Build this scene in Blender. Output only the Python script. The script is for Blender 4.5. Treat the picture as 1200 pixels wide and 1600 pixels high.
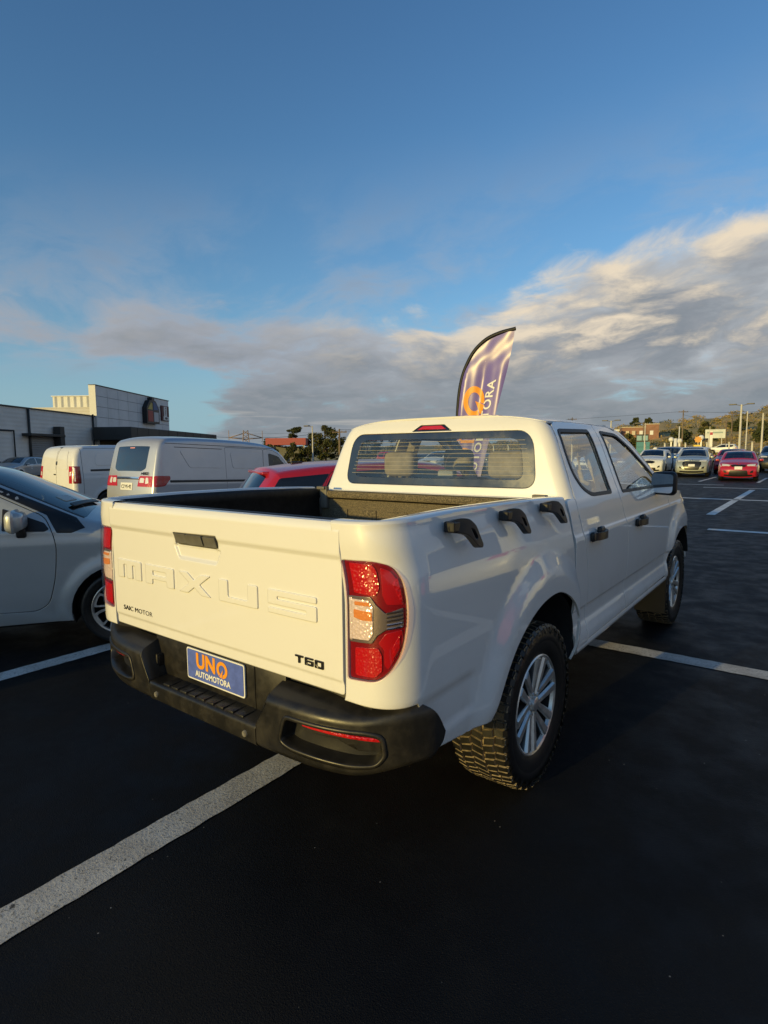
import bpy, bmesh, math, random
import numpy as np
from mathutils import Vector, Matrix
from mathutils.geometry import delaunay_2d_cdt

for _o in list(bpy.data.objects):
    bpy.data.objects.remove(_o)
SC = bpy.context.scene
COL = SC.collection
rnd = random.Random(7)

# ---------------------------------------------------------------- camera
def make_camera():
    pos = (1.91615, -2.49223, 1.56809); yaw, pit, rol, f = .6498178, -.1029954, -.0077199, 895.8
    F = Vector((-math.sin(yaw) * math.cos(pit), math.cos(yaw) * math.cos(pit), math.sin(pit)))
    R0 = Vector((math.cos(yaw), math.sin(yaw), 0)); U0 = R0.cross(F)
    c, s = math.cos(rol), math.sin(rol)
    R = R0 * c + U0 * s; U = R0 * -s + U0 * c
    cd = bpy.data.cameras.new('camera'); co = bpy.data.objects.new('camera', cd)
    COL.objects.link(co)
    m = Matrix((R, U, -F)).transposed().to_4x4(); m.translation = Vector(pos)
    co.matrix_world = m
    cd.sensor_fit = 'VERTICAL'; cd.sensor_height = 24.0; cd.lens = f / 1600 * 24
    cd.clip_start = .05; cd.clip_end = 6000
    SC.camera = co
make_camera()

# ---------------------------------------------------------------- sun and sky
SUN_T, SUN_EL = .185, math.radians(7.6)          # sun sits behind and a little left of the truck's tail
SUN_AZ = math.atan(SUN_T)
SUN_DIR = Vector((-math.sin(SUN_AZ) * math.cos(SUN_EL), -math.cos(SUN_AZ) * math.cos(SUN_EL), math.sin(SUN_EL)))
_sl = bpy.data.lights.new('sun', 'SUN'); _sl.energy = 2.9; _sl.angle = math.radians(.6); _sl.color = (1.0, .74, .235)
_so = bpy.data.objects.new('sun', _sl); COL.objects.link(_so)
_so.rotation_euler = SUN_DIR.to_track_quat('Z', 'Y').to_euler()

SC.view_settings.view_transform = 'Standard'
SC.view_settings.look = 'None'
SC.view_settings.exposure = 0.30
SC.view_settings.gamma = 1.0

class NT:
    """tiny node-tree helper"""
    def __init__(self, tree):
        self.t = tree; self.n = tree.nodes; self.l = tree.links
    def add(self, typ, **kw):
        nd = self.n.new(typ)
        for k, v in kw.items():
            if k.startswith('i_'):
                key = k[2:].replace('_', ' ')
                nd.inputs[key].default_value = v
            else:
                setattr(nd, k, v)
        return nd
    def link(self, a, b):
        self.l.new(a, b)
    def math(self, op, a, b=None, clamp=False):
        nd = self.n.new('ShaderNodeMath'); nd.operation = op; nd.use_clamp = clamp
        for i, v in enumerate((a, b)):
            if v is None: continue
            if isinstance(v, (int, float)): nd.inputs[i].default_value = v
            else: self.l.new(v, nd.inputs[i])
        return nd.outputs[0]
    def vmath(self, op, a, b=None):
        nd = self.n.new('ShaderNodeVectorMath'); nd.operation = op
        for i, v in enumerate((a, b)):
            if v is None: continue
            if isinstance(v, tuple): nd.inputs[i].default_value = v
            else: self.l.new(v, nd.inputs[i])
        return nd.outputs[1] if op in ('DOT_PRODUCT', 'LENGTH') else nd.outputs[0]
    def mix(self, f, a, b, blend='MIX'):
        nd = self.n.new('ShaderNodeMix'); nd.data_type = 'RGBA'; nd.blend_type = blend
        for key, v in ((0, f), (6, a), (7, b)):
            if isinstance(v, (int, float)): nd.inputs[key].default_value = v
            elif isinstance(v, tuple): nd.inputs[key].default_value = (*v[:3], 1)
            else: self.l.new(v, nd.inputs[key])
        return nd.outputs[2]
    def ramp(self, f, stops, interp='LINEAR'):
        nd = self.n.new('ShaderNodeValToRGB'); cr = nd.color_ramp; cr.interpolation = interp
        while len(cr.elements) > 1: cr.elements.remove(cr.elements[0])
        cr.elements[0].position = stops[0][0]; cr.elements[0].color = (*stops[0][1][:3], 1)
        for p, c in stops[1:]:
            e = cr.elements.new(p); e.color = (*c[:3], 1)
        self.l.new(f, nd.inputs[0]); return nd.outputs[0]
    def mapr(self, v, a, b, c=0., d=1., smooth=True):
        nd = self.n.new('ShaderNodeMapRange'); nd.interpolation_type = 'SMOOTHSTEP' if smooth else 'LINEAR'
        self.l.new(v, nd.inputs[0])
        for i, q in enumerate((a, b, c, d)): nd.inputs[i + 1].default_value = q
        return nd.outputs[0]
    def noise(self, vec, scale, detail=3, rough=.5, dist=0., dim='3D'):
        nd = self.n.new('ShaderNodeTexNoise'); nd.noise_dimensions = dim
        if vec is not None: self.l.new(vec, nd.inputs['Vector'])
        nd.inputs['Scale'].default_value = scale; nd.inputs['Detail'].default_value = detail
        nd.inputs['Roughness'].default_value = rough; nd.inputs['Distortion'].default_value = dist
        return nd.outputs[0]

def make_world():
    w = bpy.data.worlds.new('World'); SC.world = w; w.use_nodes = True
    nt = NT(w.node_tree); nt.n.clear()
    out = nt.add('ShaderNodeOutputWorld'); bg = nt.add('ShaderNodeBackground')
    nt.link(bg.outputs[0], out.inputs[0])
    bg.inputs[1].default_value = .15
    sky = nt.add('ShaderNodeTexSky'); sky.sky_type = 'NISHITA'; sky.sun_disc = False
    sky.sun_elevation = SUN_EL; sky.sun_rotation = math.pi + SUN_AZ
    sky.air_density = 1.0; sky.dust_density = .6; sky.ozone_density = 2.0
    tc = nt.add('ShaderNodeTexCoord'); d = nt.vmath('NORMALIZE', tc.outputs['Generated'])
    sp = nt.add('ShaderNodeSeparateXYZ'); nt.link(d, sp.inputs[0])
    dz = sp.outputs[2]
    # deeper blue towards the zenith, as the thin winter air gives it
    base = nt.mix(1.0, sky.outputs[0], nt.ramp(nt.mapr(dz, 0, .75, smooth=False),
                  [(0, (.58, .70, 1.06)), (.25, (.70, .90, 1.05)), (.55, (.62, .88, 1.08)), (1, (.52, .78, 1.04))]), 'MULTIPLY')
    # the cloud deck: noise on a plane overhead, seen in perspective
    den = nt.math('ADD', nt.math('MAXIMUM', dz, 0.0), .20)
    cx = nt.math('DIVIDE', sp.outputs[0], den); cy = nt.math('DIVIDE', sp.outputs[1], den)
    cb = nt.add('ShaderNodeCombineXYZ'); nt.link(cx, cb.inputs[0]); nt.link(cy, cb.inputs[1])
    P = cb.outputs[0]
    warp = nt.noise(P, 1.3, 3, .5)
    wv = nt.add('ShaderNodeCombineXYZ'); nt.link(warp, wv.inputs[0]); nt.link(warp, wv.inputs[1])
    P2 = nt.vmath('ADD', nt.vmath('ADD', P, (3.1, 1.7, 0)), nt.vmath('MULTIPLY', wv.outputs[0], (.55, -.45, 0)))
    def clouds(off):
        Q = nt.vmath('ADD', P2, off)
        a_ = nt.noise(Q, 1.15, 3, .5); b_ = nt.noise(Q, 3.4, 9, .60)
        return nt.math('ADD', nt.math('MULTIPLY', a_, .62), nt.math('MULTIPLY', b_, .38))
    n1 = clouds((0, 0, 0)); n2 = clouds((-.02, -.13, 0))
    wisp = nt.noise(nt.vmath('MULTIPLY', P2, (1.0, .8, 1)), 5.5, 8, .62)
    # where the deck lies: low band, rising to the right (north-east)
    e = nt.vmath('DOT_PRODUCT', d, (.796, .605, 0.0))
    top = nt.math('ADD', nt.math('MULTIPLY', e, .09), .270)
    rel = nt.math('SUBTRACT', dz, top)
    band = nt.math('MULTIPLY', nt.mapr(rel, -.14, .12, 1.0, 0.0), nt.mapr(e, -.50, .25, .86, 1.0))
    gap = nt.math('MULTIPLY', nt.mapr(dz, .165, .115, 0, 1), nt.mapr(e, -.18, -.36, 0, 1))   # clear strip low on the left
    bank = nt.math('MULTIPLY', nt.mapr(dz, .17, .09, 0, 1), nt.mapr(e, -.40, -.20, 0, 1))
    cov = nt.math('MAXIMUM', nt.math('MULTIPLY', band, nt.math('SUBTRACT', 1.0, gap)), bank)
    thr = nt.math('SUBTRACT', .66, nt.math('MULTIPLY', cov, .278))
    dens = nt.math('SUBTRACT', nt.math('ADD', nt.math('MULTIPLY', n1, .86), nt.math('MULTIPLY', wisp, .14)), thr)
    mask = nt.mapr(dens, -.045, .080, 0, 1)
    # sunlit billows, more of them on the right and well above the horizon
    lit = nt.mapr(nt.math('SUBTRACT', n1, n2), -.035, .105, 0, 1)
    right = nt.mapr(e, -.25, .30, .06, 1.0)
    high = nt.mapr(dz, .095, .19, .03, 1.0)
    lit = nt.math('MULTIPLY', nt.math('MULTIPLY', lit, right), high)
    thick = nt.mapr(dens, .0, .20, 0, 1)
    shade = nt.mix(thick, nt.mix(nt.mapr(e, -.3, .3), (1.95, 2.15, 2.5), (2.9, 3.05, 3.2)), (1.30, 1.47, 1.68))
    shade = nt.mix(nt.mapr(dz, .16, .07, 0, .8), shade, (1.22, 1.42, 1.60))
    shade = nt.mix(nt.mapr(wisp, .42, .66, 0, .35), shade, (2.1, 2.15, 2.3))
    cloud = nt.mix(lit, shade, (4.5, 3.85, 2.95))
    # thin lit streaks near the horizon
    stk = nt.noise(nt.vmath('MULTIPLY', d, (1.5, 1.5, 26)), 1.6, 4, .5)
    st = nt.math('MULTIPLY', nt.mapr(stk, .60, .70, 0, .55), nt.mapr(dz, .12, .06, 0, 1))
    cloud = nt.mix(st, cloud, (3.4, 3.2, 2.9))
    base = nt.mix(nt.mapr(dz, .20, .02, 0, .85), base, (1.55, 2.55, 3.05))
    # thin grey veil above and to the left of the deck
    vn = nt.noise(nt.vmath('MULTIPLY', P2, (.8, 1.0, 1)), 2.0, 8, .62)
    vb = nt.math('MULTIPLY', nt.mapr(rel, -.10, .20, 1, 0), nt.mapr(dz, .10, .17, 0, 1))
    veil = nt.math('MULTIPLY', nt.mapr(vn, .40, .66, 0, .80), vb)
    base = nt.mix(veil, base, nt.mix(nt.mapr(vn, .5, .7), (2.1, 2.35, 2.75), (1.75, 1.85, 2.1)))
    col = nt.mix(mask, base, cloud)
    # below the horizon: dark far ground
    col = nt.mix(nt.mapr(dz, -.02, -.001, 1, 0), col, (.5, .5, .5))
    nt.link(col, bg.inputs[0])
make_world()
# ---------------------------------------------------------------- truck surface shapes (metres)
def sst(a, b, x):
    t = np.clip((x - a) / (b - a), 0, 1)
    return t * t * (3 - 2 * t)

def lerp_tab(x, xs, ys):
    return np.interp(x, xs, ys)

def smooth_tab(x, xs, ys):
    # monotone cubic (Fritsch-Carlson) through a table
    xs = np.asarray(xs, float); ys = np.asarray(ys, float)
    h = np.diff(xs); d = np.diff(ys) / h
    m = np.zeros(len(xs)); m[0] = d[0]; m[-1] = d[-1]
    for i in range(1, len(xs) - 1):
        m[i] = 0 if d[i-1] * d[i] <= 0 else 2 * d[i-1] * d[i] / (d[i-1] + d[i])
    x = np.clip(np.asarray(x, float), xs[0], xs[-1])
    i = np.clip(np.searchsorted(xs, x) - 1, 0, len(h) - 1)
    t = (x - xs[i]) / h[i]; hh = h[i]
    return ((2*t**3 - 3*t**2 + 1) * ys[i] + (t**3 - 2*t**2 + t) * hh * m[i]
            + (-2*t**3 + 3*t**2) * ys[i+1] + (t**3 - t**2) * hh * m[i+1])

BZ = [.40, .50, .60, .72, .90, 1.08, 1.14, 1.22, 1.30, 1.345]
BX = [.895, .925, .937, .942, .944, .944, .940, .925, .908, .897]
def flare(y, z, yc):
    r = np.hypot(y - yc, (z - .40) * .96)
    k = (1 - sst(.56, .705, r))
    return .034 * k * sst(.38, .60, z)

def bed_side_x(y, z):
    y = np.asarray(y, float); z = np.asarray(z, float)
    x = smooth_tab(z, BZ, BX)
    x = x + flare(y, z, 0.0)
    # shallow scallop low behind the wheel
    x = x - .010 * sst(-.62, -.70, y) * sst(-1.12, -.95, y) * sst(.60, .64, z) * (1 - sst(.74, .79, z))
    return x

BED_YC, BED_L = -1.137, .17
def bed_map(s, z):
    """s<0: rear face, measured from the virtual corner inwards; s>0: side, forwards"""
    s = np.asarray(s, float); z = np.asarray(z, float)
    L = BED_L
    xs = bed_side_x(BED_YC + np.maximum(s, L), z)
    yr = BED_YC + .018 * sst(1.05, 1.35, z) * 0 - .012 * sst(1.20, 1.30, z)
    w = bed_side_x(BED_YC + L + 0 * s, z)
    t = np.clip((s + L) / (2 * L), 0, 1)
    # quadratic bezier (w-L, yr) (w, yr) (w, yr+L)
    bx = (1-t)**2 * (w - L) + 2 * t * (1-t) * w + t**2 * w
    by = (1-t)**2 * yr + 2 * t * (1-t) * yr + t**2 * (yr + L)
    x = np.where(s < -L, w + s, np.where(s > L, xs, bx))
    y = np.where(s < -L, yr, np.where(s > L, yr + s, by))
    return np.stack([x, y, z], -1)

def cab_x(y, z):
    """half width of the cab side, glass included"""
    y = np.asarray(y, float); z = np.asarray(z, float)
    xb = smooth_tab(z, [.40, .47, .55, .62, .66, .715, .74, .90, 1.10, 1.118, 1.14, 1.22, 1.30, 1.345],
                       [.915, .935, .954, .938, .924, .925, .938, .943, .942, .938, .928, .912, .890, .872])
    xg = .872 - (z - 1.345) * .38 - np.maximum(z - 1.60, 0)**2 * 1.2
    x = np.where(z > 1.345, xg, xb)
    fr = np.maximum(y - 3.22, 0)
    x = x - .34 * fr**2 - .02 * sst(2.6, 4.1, y) * sst(1.0, 1.2, z)
    # fender bulge
    x = x + flare(y, z, 3.155) * sst(2.62, 2.80, y)
    return x

def cab_rear_y(z):
    return smooth_tab(z, [1.25, 1.31, 1.36, 1.50, 1.65, 1.72, 1.78], [.455, .480, .488, .508, .530, .545, .575])
CAB_L = .085
def cabrear_map(s, z):
    """s<0 rear wall, s>0 side"""
    s = np.asarray(s, float); z = np.asarray(z, float)
    L = CAB_L
    yr0 = cab_rear_y(z)
    w = cab_x(yr0 + L, z)
    bow = .030
    t = np.clip((s + L) / (2 * L), 0, 1)
    q = np.clip((w + np.minimum(s, -L)) / w, 0, 1)
    yr = yr0 - bow * (1 - q**2) + bow * (1 - (1 - L / w)**2)
    yl = yr0
    bx = (1-t)**2 * (w - L) + 2 * t * (1-t) * w + t**2 * w
    by = (1-t)**2 * yl + 2 * t * (1-t) * yl + t**2 * (yl + L)
    x = np.where(s < -L, w + s, np.where(s > L, cab_x(yr0 + np.maximum(s, L), z), bx))
    y = np.where(s < -L, yr, np.where(s > L, yr0 + s, by))
    return np.stack([x, y, z], -1)
def side_map(y, z):
    y = np.asarray(y, float); z = np.asarray(z, float)
    return np.stack([cab_x(y, z), y, z], -1)
# ---------------------------------------------------------------- materials
MATS = {}
def mat(name, base, rough=.5, metal=0., coat=0., spec=.5, noise=0., nscale=8., bump=0., bscale=60., bdist=.002,
        emis=None, trans=0., ior=1.45, fn=None, rvar=0., aniso=False):
    if name in MATS: return MATS[name]
    m = bpy.data.materials.new(name); m.use_nodes = True
    nt = NT(m.node_tree); b = nt.n['Principled BSDF']
    b.inputs['Base Color'].default_value = (*base, 1)
    b.inputs['Roughness'].default_value = rough; b.inputs['Metallic'].default_value = metal
    b.inputs['Coat Weight'].default_value = coat; b.inputs['Coat Roughness'].default_value = .02; b.inputs['Coat IOR'].default_value = 1.65
    b.inputs['Specular IOR Level'].default_value = spec
    b.inputs['Transmission Weight'].default_value = trans; b.inputs['IOR'].default_value = ior
    tc = nt.add('ShaderNodeTexCoord')
    if noise or rvar:
        n = nt.noise(tc.outputs['Object'], nscale, 6, .6)
        if noise:
            lo = tuple(max(0, c * (1 - noise)) for c in base); hi = tuple(min(1, c * (1 + noise)) for c in base)
            nt.link(nt.mix(nt.mapr(n, .3, .7), lo, hi), b.inputs['Base Color'])
        if rvar:
            nt.link(nt.mapr(n, .3, .7, max(0, rough - rvar), min(1, rough + rvar)), b.inputs['Roughness'])
    if bump:
        n = nt.noise(tc.outputs['Object'], bscale, 3, .6)
        bp = nt.add('ShaderNodeBump'); bp.inputs['Strength'].default_value = bump; bp.inputs['Distance'].default_value = bdist
        nt.link(n, bp.inputs['Height']); nt.link(bp.outputs[0], b.inputs['Normal'])
    if emis:
        b.inputs['Emission Color'].default_value = (*emis[0], 1); b.inputs['Emission Strength'].default_value = emis[1]
    if fn: fn(nt, b, tc)
    MATS[name] = m
    return m

def glass_mat(name, tint=(.75, .8, .8), refl=1.0):
    if name in MATS: return MATS[name]
    m = bpy.data.materials.new(name); m.use_nodes = True
    nt = NT(m.node_tree); nt.n.clear()
    out = nt.add('ShaderNodeOutputMaterial'); tr = nt.add('ShaderNodeBsdfTransparent'); gl = nt.add('ShaderNodeBsdfGlossy')
    tr.inputs[0].default_value = (*tint, 1); gl.inputs['Roughness'].default_value = .015
    gl.inputs[0].default_value = (refl, refl, refl, 1)
    fr = nt.add('ShaderNodeFresnel')
    geo = nt.add('ShaderNodeNewGeometry'); nt.link(nt.mapr(geo.outputs['Backfacing'], 0, 1, 1.52, 1 / 1.52, smooth=False), fr.inputs[0])
    mx = nt.add('ShaderNodeMixShader')
    f = nt.math('ADD', nt.math('MULTIPLY', fr.outputs[0], 1.35), .01, clamp=True)
    nt.link(f, mx.inputs[0]); nt.link(tr.outputs[0], mx.inputs[1]); nt.link(gl.outputs[0], mx.inputs[2])
    nt.link(mx.outputs[0], out.inputs[0])
    MATS[name] = m
    return m

def paint_fn(dirt=(.30, .25, .17), amt=.35, zlo=.45, zhi=1.0):
    def fn(nt, b, tc):
        base = tuple(b.inputs['Base Color'].default_value)[:3]
        geo = nt.add('ShaderNodeNewGeometry')
        sp = nt.add('ShaderNodeSeparateXYZ'); nt.link(geo.outputs['Position'], sp.inputs[0])
        n = nt.noise(geo.outputs['Position'], 5.0, 8, .65)
        n2 = nt.noise(geo.outputs['Position'], 42.0, 4, .7)
        k = nt.math('MULTIPLY', nt.mapr(sp.outputs[2], zhi, zlo, .12, 1.0), nt.mapr(n, .42, .74, 0, amt))
        k = nt.math('MULTIPLY', k, nt.mapr(n2, .3, .7, .5, 1.0))
        nt.link(nt.mix(k, base, dirt), b.inputs['Base Color'])
        nt.link(nt.math('ADD', nt.math('MULTIPLY', k, .5), b.inputs['Roughness'].default_value), b.inputs['Roughness'])
    return fn

# ---------------------------------------------------------------- mesh helpers
def put(name, me, parent=None, mats=()):
    for m in mats: me.materials.append(m)
    o = bpy.data.objects.new(name, me); COL.objects.link(o)
    if parent is not None: o.parent = parent
    return o

def mesh_obj(name, verts, faces, mats, parent=None, smooth=False, midx=None, normals=None):
    me = bpy.data.meshes.new(name)
    me.from_pydata([tuple(map(float, v)) for v in verts], [], [tuple(map(int, f)) for f in faces])
    if not isinstance(mats, (list, tuple)): mats = [mats]
    if smooth: me.shade_smooth()
    else: me.shade_flat()
    if midx is not None: me.polygons.foreach_set('material_index', midx)
    if normals is not None:
        me.normals_split_custom_set_from_vertices([tuple(map(float, n)) for n in normals])
    return put(name, me, parent, mats)

def bm_obj(name, bm, mats, parent=None, smooth=False, ang=None):
    me = bpy.data.meshes.new(name); bm.to_mesh(me); bm.free()
    if not isinstance(mats, (list, tuple)): mats = [mats]
    if smooth: me.shade_smooth()
    if ang is not None:
        me.shade_smooth()
        me.set_sharp_from_angle(angle=math.radians(ang))
    return put(name, me, parent, mats)

def add_box(bm, lo, hi, bev=0., mi=0, seg=2, rot=None, org=None):
    lo = Vector(lo); hi = Vector(hi)
    r = bmesh.ops.create_cube(bm, size=1)
    vs = r['verts']; c = (lo + hi) / 2; s = hi - lo
    for v in vs: v.co = Vector((v.co.x * s.x, v.co.y * s.y, v.co.z * s.z)) + c
    fs = list({f for v in vs for f in v.link_faces})
    for f in fs: f.material_index = mi
    if bev > 0:
        es = list({e for v in vs for e in v.link_edges})
        r2 = bmesh.ops.bevel(bm, geom=es, offset=bev, segments=seg, profile=.5, affect='EDGES')
        vs = list({v for f in r2['faces'] for v in f.verts} | {v for v in vs if v.is_valid})
        for f in r2['faces']: f.material_index = mi
    if rot is not None:
        o = Vector(org) if org is not None else c
        bmesh.ops.rotate(bm, verts=vs, cent=o, matrix=rot)
    return vs

def add_tube(bm, pts, r, n=8, mi=0, caps=True, r2=None):
    pts = [Vector(p) for p in pts]; rings = []
    up = Vector((0, 0, 1))
    for i, p in enumerate(pts):
        t = (pts[min(i + 1, len(pts) - 1)] - pts[max(i - 1, 0)]).normalized()
        a = t.cross(up)
        if a.length < 1e-3: a = t.cross(Vector((1, 0, 0)))
        a.normalize(); b = t.cross(a)
        rr = r if r2 is None else r + (r2 - r) * i / max(1, len(pts) - 1)
        rings.append([bm.verts.new(p + (a * math.cos(k * 2 * math.pi / n) + b * math.sin(k * 2 * math.pi / n)) * rr) for k in range(n)])
    for i in range(len(rings) - 1):
        for k in range(n):
            f = bm.faces.new((rings[i][k], rings[i][(k + 1) % n], rings[i + 1][(k + 1) % n], rings[i + 1][k])); f.material_index = mi; f.smooth = True
    if caps:
        for rg, rv in ((rings[0], True), (rings[-1], False)):
            f = bm.faces.new(rg if not rv else rg[::-1]); f.material_index = mi

def add_prism(bm, poly, z0, z1, fn, mi=0, bev=0.):
    """poly 2D, extruded between two depths; fn(u,v,w)->xyz"""
    n = len(poly)
    a = [bm.verts.new(fn(u, v, z0)) for u, v in poly]; b = [bm.verts.new(fn(u, v, z1)) for u, v in poly]
    fs = [bm.faces.new(a[::-1]), bm.faces.new(b)]
    for i in range(n):
        fs.append(bm.faces.new((a[i], a[(i + 1) % n], b[(i + 1) % n], b[i])))
    for f in fs: f.material_index = mi
    if bev:
        es = list({e for f in fs for e in f.edges})
        r = bmesh.ops.bevel(bm, geom=es, offset=bev, segments=2, profile=.5, affect='EDGES')
        for f in r['faces']: f.material_index = mi
    return fs

def add_lathe(bm, prof, n=48, mi=0, axis='X', closed=False, smooth=True):
    """prof: (axial, radius) list, revolved round X"""
    rings = []
    for a, r in prof:
        rings.append([bm.verts.new((a, r * math.cos(t), r * math.sin(t))) for t in np.linspace(0, 2 * math.pi, n, endpoint=False)])
    m = len(rings)
    for i in range(m if closed else m - 1):
        j = (i + 1) % m
        for k in range(n):
            f = bm.faces.new((rings[i][k], rings[i][(k + 1) % n], rings[j][(k + 1) % n], rings[j][k])); f.material_index = mi; f.smooth = smooth

def loft(name, rows, mats, parent=None, smooth=True, flip=False, closed=False, mi=None):
    """rows: array (m,n,3)"""
    rows = np.asarray(rows, float); m, n, _ = rows.shape
    F = []
    for i in range(m - 1):
        for j in range(n if closed else n - 1):
            k = (j + 1) % n
            q = (i*n + j, i*n + k, (i+1)*n + k, (i+1)*n + j)
            F.append(q[::-1] if flip else q)
    return mesh_obj(name, rows.reshape(-1, 3), F, mats, parent, smooth)

def rpoly(pts, r, seg=4):
    """round the corners of a polygon; r scalar or list"""
    n = len(pts); out = []
    rr = r if isinstance(r, (list, tuple)) else [r] * n
    for i in range(n):
        p = np.array(pts[i], float); a = np.array(pts[i - 1], float); b = np.array(pts[(i + 1) % n], float)
        if rr[i] <= 0: out.append(tuple(p)); continue
        da = a - p; db = b - p; la = np.hypot(*da); lb = np.hypot(*db)
        k = min(rr[i], la * .45, lb * .45)
        s = p + da / la * k; e = p + db / lb * k
        for t in np.linspace(0, 1, seg + 1):
            q = (1-t)**2 * s + 2*t*(1-t) * p + t*t * e
            out.append(tuple(q))
    return out

def densify(pts, res):
    out = []
    n = len(pts)
    for i in range(n):
        a = np.array(pts[i], float); b = np.array(pts[(i + 1) % n], float)
        L = np.hypot(*(b - a)); k = max(1, int(round(L / res)))
        for j in range(k): out.append(a + (b - a) * j / k)
    res_ = [out[0]]
    for q in out[1:]:
        if np.hypot(*(q - res_[-1])) > 1e-5: res_.append(q)
    if np.hypot(*(res_[0] - res_[-1])) < 1e-5: res_.pop()
    return np.array(res_)

def inside(P, poly):
    x, y = P[:, 0], P[:, 1]; n = len(poly); c = np.zeros(len(P), bool)
    j = n - 1
    for i in range(n):
        xi, yi = poly[i]; xj, yj = poly[j]
        if yi != yj:
            t = ((yi > y) != (yj > y)) & (x < (xj - xi) * (y - yi) / (yj - yi) + xi)
            c ^= t
        j = i
    return c

def pdist(P, poly, closed=True):
    d = np.full(len(P), 1e9); n = len(poly)
    for i in range(n if closed else n - 1):
        a = poly[i]; b = poly[(i + 1) % n]; ab = b - a; L = (ab**2).sum()
        if L < 1e-12: continue
        t = np.clip(((P - a) @ ab) / L, 0, 1)
        d = np.minimum(d, np.hypot(*(P - a - t[:, None] * ab).T))
    return d

def area2(p):
    p = np.asarray(p); x, y = p[:, 0], p[:, 1]
    return .5 * float((x * np.roll(y, -1) - np.roll(x, -1) * y).sum())

def inset_pts(poly, d, ccw_in=True):
    """points moved d to the inside of a closed polygon"""
    n = len(poly); s = 1 if area2(poly) > 0 else -1
    a = poly - np.roll(poly, 1, 0); b = np.roll(poly, -1, 0) - poly
    a /= np.maximum(np.hypot(*a.T), 1e-9)[:, None]; b /= np.maximum(np.hypot(*b.T), 1e-9)[:, None]
    na = np.stack([-a[:, 1], a[:, 0]], -1) * s; nb = np.stack([-b[:, 1], b[:, 0]], -1) * s
    m = na + nb; L = np.maximum(np.hypot(*m.T), .4); m /= L[:, None]
    k = np.maximum((m * na).sum(1), .5)
    return poly + m * (d / k)[:, None]

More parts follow.
